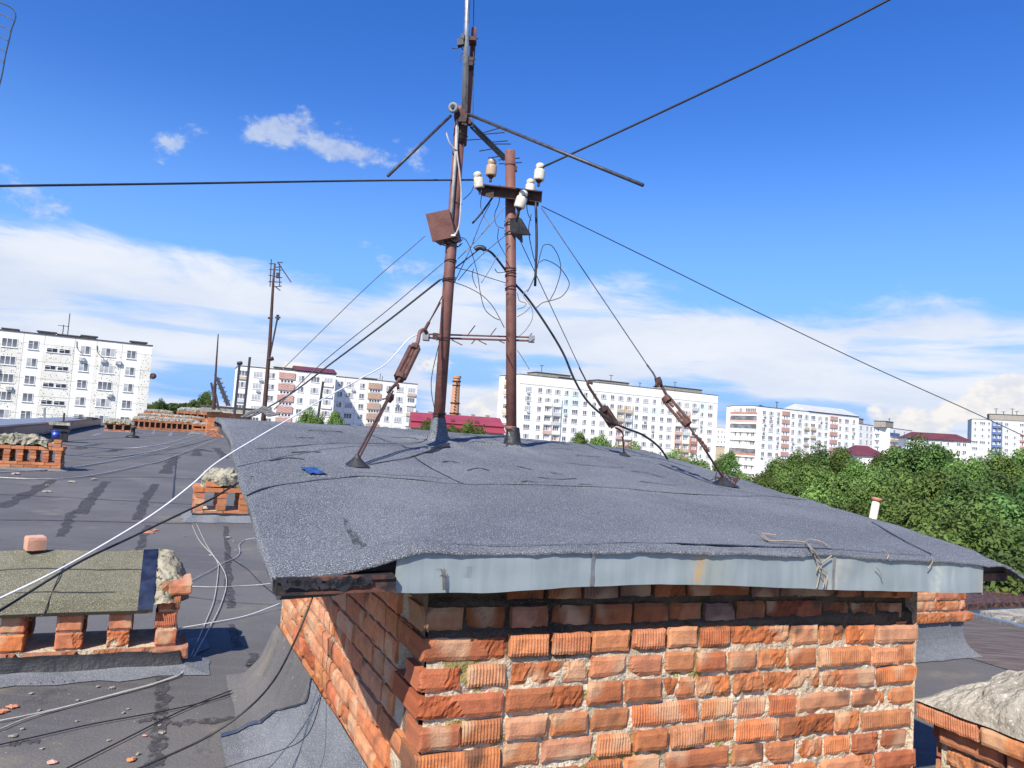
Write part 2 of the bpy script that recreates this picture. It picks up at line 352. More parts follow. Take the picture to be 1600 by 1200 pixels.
T.links.new(mth('DIVIDE', mth('ADD', az, 60), 120, clamp=True), fc.inputs['Value'])
topel = mth('MULTIPLY', fc.outputs[0], 20)
n1 = fbm(.11, .34, 3.1, 8, .6, .3); n2 = fbm(.07, .62, 8.4, 7, .6, .4); n3 = fbm(.55, .8, 1.7, 8, .62); n4 = fbm(.035, .12, 5., 3)
d_bank = ramp(T, mth('ADD', mth('SUBTRACT', topel, el), mth('MULTIPLY', mth('SUBTRACT', n1, .5), 6.5)), -.7, 1.6)
holes = total([blob(-21, 2.2, 9, 2.0, 1.), blob(-9.5, 2.0, 6, 1.8, .9), blob(-3.5, 4.6, 4.5, 1.7, 1.), blob(2.5, 5.6, 4, 1.2, .8), blob(-15, 7.2, 6, 1.0, .6), blob(-28, 7.3, 7, 1.2, .5), blob(20, 3.0, 10, 1.5, 1.05), blob(13, 4.6, 6, 1.3, .8), blob(28, 5.9, 9, .9, .55), blob(33, 8, 5, 1.2, .5), blob(16, 7.4, 7, .9, .45)])
hole = ramp(T, mth('ADD', holes, mth('MULTIPLY', mth('SUBTRACT', n2, .5), 2.2)), .25, .95)
streak = mth('MULTIPLY', ramp(T, n2, .52, .68), .45)
d_bank = mth('MULTIPLY', d_bank, mth('SUBTRACT', 1., mth('MAXIMUM', mth('MULTIPLY', hole, .85), streak)))
small = total([blob(-16.5, 20.2, 5.2, 1.7, 1.25), blob(-17.8, 21.2, 2.2, 1.6, .7), blob(-19.6, 20.0, 3.0, 1.3, .6), blob(-13.0, 19.5, 3.6, 1.0, 1.5), blob(-25.8, 17.8, 1.3, 1.3, .8), blob(-24., 19.0, 2.1, .8, .55), blob(-33, 12.6, 2.6, 1.4, 1.), blob(-35.4, 14.2, 1.6, 1.2, .7), blob(-8.2, 19.7, 1.1, 1.6, .7), blob(-9.6, 20.5, 1.0, .8, .5), blob(-29, 16.6, 1.5, .7, .45), blob(-11.7, 13.2, 1.9, .6, .6), blob(-8.5, 11.9, 3.4, 1.5, .9), blob(-12.3, 12.0, 1.6, .5, .4)])
d_small = mth('MULTIPLY', ramp(T, mth('ADD', small, mth('MULTIPLY', mth('SUBTRACT', n3, .5), 4.6)), .45, 1.75), ramp(T, small, .02, .3))
cum = total([blob(33.8, 4.6, 3.4, 1.9, 1.2), blob(31, 3.6, 2.2, 1.2, .9), blob(28.3, 2.5, 2.6, 1.6, 1.0), blob(26., 3.0, 1.2, 1.4, .8), blob(-30, 1.5, 4, 1.2, .3), blob(-2.2, 1.6, 2.3, 1.5, .9), blob(-6, 5.1, 3., .9, .7), blob(-16, 3.6, 4.0, .9, .8), blob(0., 2.9, 3, .9, .7)])
d_cum = mth('MULTIPLY', ramp(T, mth('ADD', cum, mth('MULTIPLY', mth('SUBTRACT', n3, .5), 2.0)), .3, .8), ramp(T, cum, .02, .3))
hs = N(T, 'ShaderNodeHueSaturation'); hs.inputs['Hue'].default_value = .518; hs.inputs['Saturation'].default_value = 1.34; hs.inputs['Value'].default_value = 1.36; T.links.new(sky.outputs[0], hs.inputs['Color'])
ccol = mixc(T, ramp(T, mth('ADD', mth('MULTIPLY', n1, .6), mth('MULTIPLY', n4, .5)), .36, .72), (4.6, 5.1, 6.1), (6.0, 6.2, 6.6))
cumc = mixc(T, ramp(T, n3, .38, .62), (5.0, 5.2, 5.7), (6.6, 6.3, 6.0))
smc = mixc(T, ramp(T, n3, .35, .65), (3.4, 4.0, 5.4), (4.5, 5.0, 5.8))
low = mixc(T, ramp(T, el, 1., 24.), (1.5, 3.5, 7.4), hs.outputs[0]); c = mixc(T, mth('MULTIPLY', d_bank, .93), low, ccol); c = mixc(T, mth('MULTIPLY', d_small, .72), c, smc); c = mixc(T, mth('MULTIPLY', d_cum, .92), c, cumc)
T.links.new(c, bg.inputs[0])
sc.view_settings.view_transform = 'Standard'; sc.view_settings.look = 'None'; sc.view_settings.exposure = 0.5; sc.view_settings.gamma = 1
# ================================================================== brick shaft with its felt roof
LEFT = [(-.3, -.37), (-.06, -.353), (.16, -.325), (.44, -.277), (.94, -.185), (1.5, -.085), (1.94, -.022), (2.3, -.008), (2.7, -.010)]
MID = [(-.3, -.325), (-.1, -.303), (.05, -.292), (.4, -.262), (.93, -.198), (1.5, -.115), (1.95, -.063), (2.3, -.02), (2.62, .004)]
RIGHT = [(-.3, -.385), (-.1, -.366), (.16, -.338), (.47, -.292), (.83, -.252), (1.28, -.204), (1.72, -.139), (2.1, -.09), (2.55, -.036)]
def roof_z(s, l):
    a, b, c = interp(LEFT, l), interp(MID, l), interp(RIGHT, l)
    if s < .55: t = min(1, max(0, (s+.42)/lerp(.36, .97, min(1, max(0, l/.7))))); q = min(1, max(0, l/.5)); z = lerp(a, b, lerp(t**3, t*t*(3-2*t), q))
    else:
        t = min(1, (s-.55)/1.87); z = lerp(b, c, t*t)
    z += .0035*nz(s*2.1, l*2.3, 4)+.0025*nz(s*9, l*7, 2)
    m = math.exp(-((s+.13)/.10)**2-((l+.08)/.09)**2); z += .010*m+.006*min(1, max(0, (l-.90-.03*math.sin(s*2.2))/.012))
    if l > .8: z += .012*max(0, nz(s*1.3+.4*l, l*8, 31)-.22)*min(1, (l-.8)/.3)            # lifted edge where the sheet metal starts
    for ps, pl in ((.687, 1.98), (1.129, 1.957)):
        d = math.hypot(s-ps, (l-pl)); z += .016*math.exp(-(d/.16)**2)+.007*math.exp(-(d/.5)**2)*nz(math.atan2(l-pl, s-ps)*2.2, d*3, 6)*2
    return z
def on_roof(x, y, up=.002):                                        # where the sight line meets the felt
    r = ray(x, y); lo, hi = 1.2, 7.5
    for i in range(400):
        k = lo+(hi-lo)*i/400; p = r*(k/r.y); s, l, z = sl(p)
        if -.5 < s < 2.6 and -.2 < l < 2.75 and z <= roof_z(s, l)+up: return B(s, l, roof_z(s, l)+up)
    return r*(4/r.y)
shaft = thing('brick_shaft', 'large brick shaft of weathered bricks under a sloping grey felt roof with pale metal fascia', 'brick shaft', B(.97, 1.2, ZR))
mb = MB()
def zoff(s): return -.03*(s/1.95)+.008*math.sin(s*2.3)             # courses sag slightly to the right
def styl():
    q = rnd.random(); return 'ribbed' if q < .26 else 'half' if q < .52 else 'broken' if q < .60 else 'smooth'
_, HL, HZ = sl(PS(626, 1035, 0)); z0 = -.395; COURSE = .0765; rows = 13
for r in range(rows):
    zb = z0-(r+1)*COURSE; s = 0.0; first = True
    seq = []; tot = 0; alt = r % 2
    while tot < 1.95:
        Lb = rnd.choice([.112, .118, .118, .122, .13, .165, .25, .25]) if not (first or tot > 1.65) else (.12 if alt else .25)
        if tot+Lb > 1.93: Lb = 1.955-tot
        if Lb > .05: seq.append((tot, Lb))
        tot += Lb+rnd.uniform(.010, .020); first = False
    for i, (s0, Lb) in enumerate(seq):
        inset = rnd.uniform(-.008, .004)
        if r == 0: inset -= .036
        if r == 1: inset -= .026
        if r == 2 and i > 2: inset -= .003
        if r == 0 and i == 0: continue
        if r == 2 and i == 0: inset -= .012
        if r >= 3 and i == 0: inset += rnd.uniform(.0, .012)
        hb = COURSE-.0130-rnd.uniform(0, .006); st = styl(); col = bcol(rnd.uniform(.9, 1.12))
        if r in (0, 1):  # top courses: eave dirt and shade put into the brick colour
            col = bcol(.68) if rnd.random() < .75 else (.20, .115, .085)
        if i == len(seq)-1 and rnd.random() < .5: s0 += rnd.uniform(-.0, .012)
        oz = zb+zoff(s0)+rnd.uniform(-.003, .003); rot = rnd.uniform(-.012, .012)
        a = (U+Z*(rot-.015)).normalized(); b = (Z-U*rot).normalized()
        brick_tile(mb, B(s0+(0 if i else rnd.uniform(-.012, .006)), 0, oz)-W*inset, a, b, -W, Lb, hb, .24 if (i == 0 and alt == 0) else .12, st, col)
    # side wall (faces left, sunlit): plain stretchers running to the back
    l = .13 if alt == 0 else .26
    l0 = l-.0
    while l < 2.40:
        Lb = rnd.choice([.25, .25, .12]); Lb = min(Lb, 2.42-l)
        if Lb > .05:
            ins = rnd.uniform(-.004, .006); near = l < 1.2
            c0 = bcol(1.08)
            if 1.55 < l and r in (3, 4, 5, 6) and rnd.random() < .35: c0 = (.12, .055, .035)
            if not (abs(l+Lb/2-HL) < .12 and abs(zb+.03-HZ) < .035):
                brick_tile(mb, B(0, l+Lb, zb+rnd.uniform(-.002, .002))-U*ins, -W, Z, -U, Lb, COURSE-.012, .10, 'smooth' if rnd.random() < .8 else 'broken', c0, .012 if near else .022)
        l += Lb+rnd.uniform(.009, .014)
    # back and right faces are seen only from elsewhere
    for k in range(8): simple_brick(mb, B(1.955, .02+k*.30+.06*alt, zb-.03), W, Z, U, .25, COURSE-.012, .10)
    for k in range(7): simple_brick(mb, B(.26+k*.27+.03*alt, 2.42, zb), -U, Z, W, .25, COURSE-.012, .10)
mb.build('brick_wall', M['brick'], shaft)
mb = MB()
def mfront(x, y):
    s = x*1.955-.0; z = -.37-1.1*y; s = .02+s*.985; ins = .014+.008*nz(s*14, z*14, 3)+.006*nz(s*40, z*40)
    ins += .009*max(0, min(1, (z+.645)/.02))+.024*max(0, min(1, (z+.56)/.02))+.02*max(0, min(1, (z+.48)/.02))
    return B(s, 0, z)+W*ins
def moss_dirt_shade(x, y):
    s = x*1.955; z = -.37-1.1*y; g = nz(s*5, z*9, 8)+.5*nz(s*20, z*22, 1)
    top = max(0, min(1, (z+.66)/.06)); d = lerp(1, .16, top)  # eave dirt and shade painted in: mortar darkens to brown near the top
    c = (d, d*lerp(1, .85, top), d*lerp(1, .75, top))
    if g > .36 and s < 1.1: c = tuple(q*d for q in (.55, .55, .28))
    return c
mb.grid(mfront, 300, 150, 0, moss_dirt_shade, True)
def mside(x, y):
    l = .03+x*2.38; z = -.37-1.1*y; return B(0, l, z)+U*(.015+.006*nz(l*12, z*14, 7)+(.10 if abs(l-HL) < .06 and abs(z-HZ) < .04 else 0))
mb.grid(mside, 200, 110, 0, lambda x, y: (.35, .28, .24) if x < .06 or y < .1 else (.85, .85, .85))  # same eave dirt and shade in the top colour; near edge dark too
mb.grid(lambda x, y: B(1.94, x*2.42, -.37-1.1*y), 8, 4, 0, None, True)
mb.grid(lambda x, y: B(x*1.95, 2.40, -.37-1.1*y), 8, 4, 0)
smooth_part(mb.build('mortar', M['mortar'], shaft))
# felt sheet: top surface, drooping torn front edge
mb = MB()
def roofp(x, y):
    s = -.425+2.865*x; l = -.100+2.70*y
    l += (1-y)**8*(.005*nz(s*3.1, 5)+.003*nz(s*17, 9)); s2 = s+.015*nz(l*3, 2)*(1 if x in (0, 1) else 0)
    z = roof_z(s, l)
    if l < -.03: z -= (-.03-l)*(.10+.12*nz(s*4, 3))
    if s > 2.15 and l < .12: z -= .02*((s-2.15)/.29)*(1-max(0, l)/.12)*(1+math.sin(s*24))
    return B(s2, l, z)
mb.grid(roofp, 230, 240)
e = len(mb.v); n_ = 230
for i in range(n_+1): mb.v.append(mb.v[i]-Z*(.007+.008*abs(nz(i*.33, 1)))+W*.003)
for i in range(n_): mb.face([i+1, i, e+i, e+i+1])
e2 = len(mb.v); top = 240*(n_+1)
for i in range(n_+1): mb.v.append(mb.v[top+i]-Z*.05)
for i in range(n_): mb.face([top+i, top+i+1, e2+i+1, e2+i])
for side in (0, n_):
    e3 = len(mb.v)
    for j in range(241): mb.v.append(mb.v[j*(n_+1)+side]-Z*.022)
    for j in range(240):
        q = [j*(n_+1)+side, (j+1)*(n_+1)+side, e3+j+1, e3+j]; mb.face(q if side == 0 else q[::-1])
mb.build('felt_roof', M['felt'], shaft, smooth=True)
# concrete roof slab below the felt
mb = MB()
def slabp(dz, inset):
    return lambda x, y: B(-.40+inset+(2.80-2*inset)*x, -.035+2.60*y, roof_z(-.40+inset+(2.80-2*inset)*x, -.035+2.60*y)-dz)
mb.grid(slabp(.026, .0), 20, 20); mb.grid(slabp(.085, .0), 20, 20, 0, None, True)
for y, fl in ((0, False), (1, True)):
    b = len(mb.v)
    for i in range(21): mb.v += [slabp(.026, 0)(i/20, y), slabp(.085, 0)(i/20, y)]
    for i in range(20):
        q = [b+2*i, b+2*i+1, b+2*i+3, b+2*i+2]; mb.face(q if not fl else q[::-1])
for x, fl in ((0, True), (1, False)):
    b = len(mb.v)
    for i in range(21): mb.v += [slabp(.026, 0)(x, i/20), slabp(.085, 0)(x, i/20)]
    for i in range(20):
        q = [b+2*i, b+2*i+1, b+2*i+3, b+2*i+2]; mb.face(q if not fl else q[::-1])
mb.build('roof_slab', M['tar_worn'], shaft)
# rusty channel under the left of the eave
mb = MB(); a_ = B(-.415, -.106, -.362); b_ = B(-.122, -.106, -.358)
d_ = (b_-a_)
mb.box(a_-Z*.042, d_, W*.05, Z*.028); mb.box(a_-Z*.047-W*.008, d_, W*.06, Z*.006); mb.box(a_-Z*.016-W*.006, d_*.98, W*.055, Z*.010)
mb.build('steel_channel', M['rust_board'], shaft)
mb = MB(); mb.box(B(2.19, -.05, -.435), U*.20, W*.06, Z*.03); mb.build('eave_board', M['rust_board'], shaft)
mb = MB(); 
for k in range(9):
    t = .02+.1*k*rnd.uniform(.6, 1); p = a_+d_*min(.7, t); mb.ribbon(spline([p-W*.0095+Z*(-.012), p-W*.0095+U*.02+Z*(-.028+.01*rnd.random()), p-W*.0095+U*.05+Z*-.018], 5), -W, .018, 0, .8)
mb.build('tar_smear', M['tar'], shaft)
# pale painted sheet steel fascia
mb = MB()
TOPF = [(-.121, -.312), (.2, -.318), (.9, -.330), (1.6, -.350), (2.18, -.378)]
BOTF = [(-.116, -.418), (.12, -.424), (.45, -.414), (.7, -.412), (1.0, -.424), (1.45, -.447), (2.0, -.468), (2.18, -.472)]
def fas(x, y, off=0.):
    s = -.119+2.299*x; z = lerp(interp(BOTF, s)+.004+.002*nz(s*9), roof_z(s, -.09)-.007, y)
    o = .004*nz(s*1.6, y*.8)+.0035*nz(s*6, y*1.5, 5)+(.008*(1-y))*nz(s*2.3, 7)
    return B(s, -.088+off, z)-W*o
def fcol(x, y):
    s = -.119+2.299*x; c = [1, 1, 1]
    def stain(s0, wd, col, lo, hi, a):
        q = math.exp(-((s-s0-(.02*(y-.5)))/wd)**2)*(1 if lo <= y <= hi else 0)*a*(.7+.6*nz(s*40, y*6)); q = max(0, min(1, q))
        for i in range(3): c[i] = lerp(c[i], col[i], q)
    stain(.845, .014, (1.9, .80, .25), .05, 1, 1.1); stain(.86, .05, (1.35, 1.12, .68), 0, 1, .5); stain(.93, .03, (1.25, 1.2, .95), 0, 1, .4)
    stain(1.42, .025, (1.7, 1.4, 1.15), 0, .95, .85); stain(1.47, .012, (1.4, 1.25, 1.05), .2, .9, .7)
    stain(1.93, .03, (1.75, 1.6, 1.4), .02, .92, .9); stain(2.01, .008, (1.6, 1.5, 1.4), .1, .9, .6); stain(2.17, .012, (1.5, .9, .5), 0, 1, .5)
    stain(.08, .012, (.55, .52, .5), .35, .62, .6); stain(-.115, .014, (1.5, 1.35, 1.1), .3, 1, .6)
    stain(.36, .07, (.86, .88, .9), 0, 1, .6); stain(1.1, .06, (.85, .87, .9), 0, 1, .5); stain(.62, .04, (.88, .9, .92), 0, 1, .5)
    return tuple(c)
mb.grid(fas, 320, 14, 0, fcol); mb.grid(lambda x, y: fas(x, y, .003), 120, 8, 0, None, True)
mb.box(B(2.181, -.088, -.476), U*.003, W*.12, Z*.10)
mb.build('fascia', M['fascia'], shaft, smooth=False)
for k in range(9): s = -.02+.27*k; p = fas((s+.119)/2.299, .90)-W*.002; mb = MB(); mb.lathe(p, -W, [(0, .0035), (.0015, .003)], 6); mb.build('nail', M['galv'], shaft)
for s0 in (.455, 1.40):
    mb = MB(); x0, x1 = (s0+.119)/2.299, (s0+.131)/2.299; mb.grid(lambda x, y: fas(lerp(x0, x1, x), lerp(.01, .97, y))-W*(.0022+.001*math.sin(y*9)), 3, 10); mb.build('sheet_joint', M['galv'], shaft)
# cracks, seams and tar on the felt
def felt_line(pts, wd, name, mat, rag=.5, n=6, up=.003):
    mb = MB(); q = [on_roof(x, y, up) for x, y in pts]; mb.ribbon([p+Z*0 for p in spline(q, n)], Z, wd, 0, rag); return mb.build(name, mat, shaft)
felt_line([(384, 775), (420, 762), (500, 750), (560, 745), (640, 750), (724, 756), (800, 757), (880, 760), (960, 763), (1040, 769), (1130, 774), (1220, 775)], .007, 'felt_seam', M['tar'])
felt_line([(556, 737), (640, 744), (700, 748)], .005, 'felt_seam', M['tar'])
felt_line([(560, 728), (610, 720), (650, 712), (690, 697)], .009, 'felt_seam', M['tar'])
felt_line([(628, 695), (655, 720), (700, 745), (724, 756)], .005, 'felt_seam', M['tar'])
felt_line([(543, 663), (590, 683), (640, 700)], .006, 'felt_seam', M['tar'])
felt_line([(400, 700), (455, 697), (520, 692), (600, 693), (660, 690)], .008, 'felt_seam', M['tar'], .9)
felt_line([(1030, 725), (1065, 738), (1120, 758)], .014, 'felt_seam', M['tar'], .9)
felt_line([(880, 722), (920, 727), (975, 730)], .008, 'felt_seam', M['tar'], .9)
felt_line([(1120, 760), (1200, 775), (1260, 781)], .012, 'felt_seam', M['tar'], .9)
felt_line([(1362, 815), (1400, 838), (1455, 866)], .007, 'felt_seam', M['tar'], .4)
felt_line([(700, 849), (800, 852), (900, 851), (1000, 848), (1100, 850), (1300, 858), (1450, 867)], .004, 'felt_seam', M['tar'], .9)
felt_line([(537, 810), (545, 825), (553, 842), (560, 858)], [.006]*3+[.02]*12+[.032]*8+[.022]*2, 'roof_stroke', M['tar_brush'], .8, 8)
felt_line([(1040, 849), (1090, 851), (1180, 853), (1300, 857)], [.004]*4+[.018]*13+[.008]*8, 'roof_stroke', M['tar'], .9, 8)
felt_line([(655, 710), (675, 704), (692, 696), (700, 693)], [.012]*4+[.05]*8+[.07]*8+[.03]*5, 'roof_stroke', M['tar'], .5, 8)  # dark patch on the felt at the foot of the left mast
for (a, b, c_) in (((480, 672), (510, 673), (535, 675)), ((610, 683), (640, 684), (668, 688)), ((720, 690), (745, 689), (770, 693)), ((840, 745), (870, 748), (900, 747)), ((985, 735), (1010, 739), (1040, 746)), ((1000, 752), (1030, 755), (1062, 760)), ((730, 735), (748, 731), (765, 735)), ((420, 720), (450, 716), (475, 718)), ((860, 700), (890, 702), (915, 706)), ((570, 672), (590, 674), (605, 675)), ((455, 707), (480, 706), (500, 706)), ((690, 722), (702, 720), (715, 723)), ((806, 728), (815, 730), (830, 734)), ((815, 753), (825, 751), (838, 754)), ((905, 756), (915, 757), (925, 757)), ((860, 738), (870, 740), (880, 742)), ((462, 683), (475, 683), (490, 684)), ((900, 712), (930, 713), (955, 715))):
    felt_line([a, b, c_], .012, 'felt_crease', M['tar_worn'], .9)
# felt upstand round the foot of the shaft: old felt at the back, a new sheet with a tarred edge in front
SZ = [(0, -.012, -1.045), (.25, -.03, -1.10), (.55, -.08, -1.28), (.8, -.15, -1.40), (1, -.24, -1.442)]
def cantp(l, y, up=0.):
    s = interp([(q[0], q[1]) for q in SZ], y)*(1+.12*nz(l*2, 1)); z = interp([(q[0], q[2]) for q in SZ], y)
    return B(s-up*.7, l, z-.03*l*(1-y)+.006*nz(l*4, y*4)+up*.7)
mb = MB(); mb.grid(lambda x, y: cantp(lerp(-.6, 2.43+.22*y*y, x), y), 60, 24, 0, None, True)
mb.grid(lambda x, y: B(1.96+.4*y, -.4+2.9*x, -1.15-.29*y), 10, 4, 0)
mb.grid(lambda x, y: lerp(cantp(2.43+.22*y*y, y), B(2.0, 2.43+.22*y*y, -1.12-.32*y), x), 10, 24, 0, None, True)
mb.build('felt_upstand', M['old_roof'], shaft, smooth=True)
edge = [(0, sl(PS(490, 1048, -.01))[1]), (.3, sl(PS(478, 1078, -.05))[1]), (.6, sl(G(462, 1110, -1.33))[1]), (.85, sl(G(438, 1128, -1.42))[1]), (1., sl(G(405, 1138, -1.436))[1]), (1.25, sl(G(345, 1149, -1.436))[1])]
def sheet(x, y):
    yy = 1.25*y; l1 = interp(edge, yy); l = lerp(-.6, l1, x)
    if yy <= 1: return cantp(l, yy, .006)
    q = cantp(l, 1., .006); return q-U*(yy-1)/.25*(sl(q)[0]-sl(G(345, 1149, -1.436))[0])+Z*0
mb = MB(); mb.grid(sheet, 50, 40, 0, None, True); mb.build('felt_sheet', M['felt_new'], shaft, smooth=True)
mb = MB()
for i in range(40):
    y0, y1 = i/40, (i+1)/40; wv = .035 if y0 < .5 else .055
    q0, q1 = sheet(1, y0), sheet(1, y1); up = (Z-U*.6).normalized()*.007
    mb.poly([q0+W*wv*(.35+.5*abs(nz(i*.4)))+up*.2, q0-W*wv*(.55+.4*nz(i*.5, 3))+up, q1-W*wv*(.55+.4*nz(i*.5+.5, 3))+up, q1+W*wv*(.35+.5*abs(nz(i*.4+.4)))+up*.2])
mb.build('tar_edge', M['tape'], shaft)
# ------------------------------------------------------------------ scraps on the shaft roof
mb = MB(); q = [on_roof(469, 732, .004), on_roof(491, 732, .004), on_roof(510, 741, .006), on_roof(484, 743, .004)]
mb.grid(lambda x, y: lerp(lerp(q[3], q[2], x), lerp(q[0], q[1], x), y)+Z*(.004+.006*nz(x*3, y*3)), 10, 8)
mb.grid(lambda x, y: lerp(lerp(q[3], q[2], x), lerp(q[0], q[1], x), y)+Z*(.002+.006*nz(x*3, y*3)), 10, 8, 0, None, True)
tag(mb.build('film_scrap', M['blue_sheet'], None, q[0]), 'small blue plastic scrap lying on the grey felt roof of the big brick shaft', 'plastic scrap')
def pxs(pts, l): return [PL(x, y, l) for x, y in pts]
mb = MB(); D = -.098
mb.tube(spline([on_roof(1190, 838, .012), on_roof(1203, 845, .010), on_roof(1230, 846, .012), on_roof(1257, 848, .012), PL(1266, 855, -.10), PL(1275, 866, -.105), PL(1283, 880, D), PL(1281, 896, D), PL(1276, 918, D)], 6), [.0028]*30+[.0022]*19, 5)
for pts in ([(1200, 843), (1190, 834), (1200, 835), (1212, 836)], [(1257, 848), (1265, 843), (1283, 847), (1296, 855)]):
    mb.tube(spline([on_roof(x, y, .012) for x, y in pts], 6), .002, 5)
for pts in ([(1283, 880), (1294, 872), (1300, 868)], [(1281, 893), (1288, 905), (1286, 918)], [(1279, 886), (1292, 896), (1290, 917)], [(1272, 866), (1278, 882), (1276, 892)]):
    mb.tube(spline(pxs(pts, D-.004), 6), .0022, 5)
tag(mb.build('dry_vine', M['twig'], None, on_roof(1257, 848)), 'biggest dry tan vine, lying on the felt edge and hanging down the pale fascia', 'dry vine', 'dry plant remains on the fascia')
for pts, lab in (([(1380, 858), (1388, 866), (1386, 874)], 'curled dry stem on the fascia edge left of the white patch'), ([(1455, 870), (1457, 878), (1450, 888)], 'curled dry stem by the white patch near the right end of the fascia'), ([(1368, 885), (1375, 893), (1379, 904)], 'thin dark dry root stuck on the fascia right of the big vine')):
    mb = MB(); mb.tube(spline(pxs(pts, D-.004), 6), .002, 5); tag(mb.build('dry_vine', M['twig'], None, PL(*pts[0], D)), lab, 'dry vine', 'dry plant remains on the fascia')
mb = MB()
for k in range(5): mb.tube(spline(pxs([(694+k-2, 922), (694.5+k*1.4-3, 905), (693+k*1.8-4, 893-rnd.random()*4), (690+4*k-8, 886+rnd.random()*6)], D-.003), 5), .0008, 4)
tag(mb.build('dry_plant', M['bark'], None, PL(694, 922, D)), 'tiny branched dry plant stuck to the left part of the pale fascia', 'dry plant', 'dry plant remains on the fascia')
# ================================================================== masts on the shaft roof
def wirecoil(mb, axis0, axis1, t, r, turns=3, pitch=.012, wr=.0022):
    c = lerp(axis0, axis1, t); ax = (axis1-axis0).normalized(); a = ax.cross(V((0, 1, 0))).normalized(); d = ax.cross(a)
    mb.tube([c+ax*(pitch*(k/12-turns/2)+.004*math.sin(k*.9))+(a*math.cos(k*math.pi/6)+d*math.sin(k*math.pi/6))*r for k in range(turns*12+1)], wr, 4)
YL, YR = 4.19, 4.35
L0 = P(683, 694, YL); L1 = P(720.5, 168, YL)
lm = thing('antenna_mast', 'tall upright brown pipe mast with a silver tube and a rusty box, on felt roof', 'antenna mast', L0)
mb = MB(); mb.tube([L0-Z*.05, lerp(L0, L1, .5), L1], .0315, 18); smooth_part(mb.build('pole', M['rust'], lm))
S0 = P(722, 236, YL-.045); S1 = P(734.5, -150, YL-.045)
mb = MB(); mb.tube([S0+Z*.15, S1], .0165, 14); smooth_part(mb.build('upper_tube', M['galv'], lm))
K0 = P(730.5, 182, YL+.03); K1 = P(741, 44, YL+.02)
mb = MB(); mb.tube([K0, K1], [.016, .0155], 12); smooth_part(mb.build('upper_pole', M['rust'], lm))
mb = MB(); mb.tube([P(739, 200, YL), P(740, 30, YL), P(741, -60, YL)], .0025, 5); mb.build('feeder_cable', M['black'], lm)
mb = MB(); a = L0+Z*(L1.z-L0.z)*.92
mb.tube([P(719, 226, YL), P(721.5, 186, YL)], .0365, 16); smooth_part(mb.build('sleeve', M['rust_dark'], lm))
for (x, y, rr, n) in ((719, 212, .040, 1), (712, 318, .034, 1), (701, 437, .036, 3), (692, 530, .036, 2), (685, 650, .035, 4), (703, 408, .034, 2)):
    mb = MB(); c0 = P(x, y+12, YL); c1 = P(x+1.6, y-12, YL); wirecoil(mb, c0, c1, .5, rr, n, .010, .0026); mb.build('wire_tie', M['rust_dark'], lm)
for (x, y) in ((738, 64), (734, 96), (733, 103)):
    mb = MB(); p = P(x, y, YL-.01); mb.box(p-V((.028, .035, .012)), V((.05, 0, 0)), V((0, .07, 0)), V((0, 0, .022))); mb.tube([p-V((.035, .03, 0)), p+V((.035, -.03, 0))], .004, 6); mb.build('clamp', M['rust_dark'], lm)
mb = MB(); p = P(721, 68, YL-.05)
mb.box(p-V((.02, .02, .02)), V((.035, 0, .008)), V((0, .03, 0)), V((-.006, 0, .035))); mb.box(p+V((-.005, -.02, .018)), V((.02, 0, 0)), V((0, .03, 0)), V((0, 0, .03)))
mb.tube(spline([p+V((-.0, 0, -.02)), p+V((-.03, 0, -.03)), p+V((-.05, .01, -.026))], 5), .003, 5); mb.tube(spline([p+V((.0, 0, -.02)), p+V((.02, 0, -.05)), p+V((.03, .01, -.08))], 5), .003, 5)
mb.tube(spline([P(719, 96, YL-.05), P(719, 86, YL-.05), P(724, 83, YL-.05), P(731, 88, YL-.05)], 5), .003, 5)
mb.build('broken_bracket', M['black'], lm)
# head block and reel
mb = MB(); p = P(720, 178, YL-.05)
mb.box(p-V((.035, .02, .03)), V((.062, 0, .004)), V((0, .07, 0)), V((0, 0, .05))); mb.box(p+V((-.01, -.03, -.055)), V((.045, 0, 0)), V((0, .05, 0)), V((.004, 0, .05))); mb.box(p+V((.03, -.01, -.05)), V((.03, 0, -.008)), V((0, .04, 0)), V((0, 0, .03)))
hb = mb.build('head_block', M['rust_dark'], lm)
mb = MB(); p = P(707, 167, YL-.11); ax = V((-.25, -.93, -.1)); mb.lathe(p-ax.normalized()*.05, ax, [(0, .017), (.012, .022), (.03, .026), (.036, .029), (.043, .029), (.047, .024), (.0471, .012), (.036, .010)], 20)
smooth_part(mb.build('insulator_reel', M['grey_block'], hb))
mb = MB(); mb.tube([p+ax.normalized()*-.01, p+ax.normalized()*.003], .0095, 10); mb.build('reel_bolt', M['black'], hb)
for pts, r in (((P(704, 181, YL-.06), P(606, 275, YL-.35)), .0085), ((P(733, 179, YL-.05), P(1005, 289.5, YL-.75)), .0088), ((P(737, 193, YL+.03), P(791, 246, YL+.55)), .0085), ((P(736, 199, YL+.03), P(787, 250, YL+.55)), .0065)):
    mb = MB(); mb.tube(pts, r, 8); smooth_part(mb.build('radial_rod', M['wire'], lm))
# conduit and white cable along the mast
mb = MB(); mb.tube([P(715, 182, YL-.04), P(713, 230, YL-.045), P(703.5, 362, YL-.045)], .0095, 10); smooth_part(mb.build('conduit', M['old_cable'], lm))
mb = MB(); mb.tube(spline([P(697, 207, YL-.07), P(702, 222, YL-.07), P(708, 230, YL-.06), P(714, 234, YL-.06)], 6), .004, 6)
mb.tube(spline([P(714, 190, YL-.05), P(714, 235, YL-.055), P(718, 270, YL-.06), P(720.5, 300, YL-.06), P(718.5, 345, YL-.06), P(713, 364, YL-.06), P(709, 368, YL-.06)], 6), .0042, 6)
mb.build('mast_cable', M['old_cable'], lm)
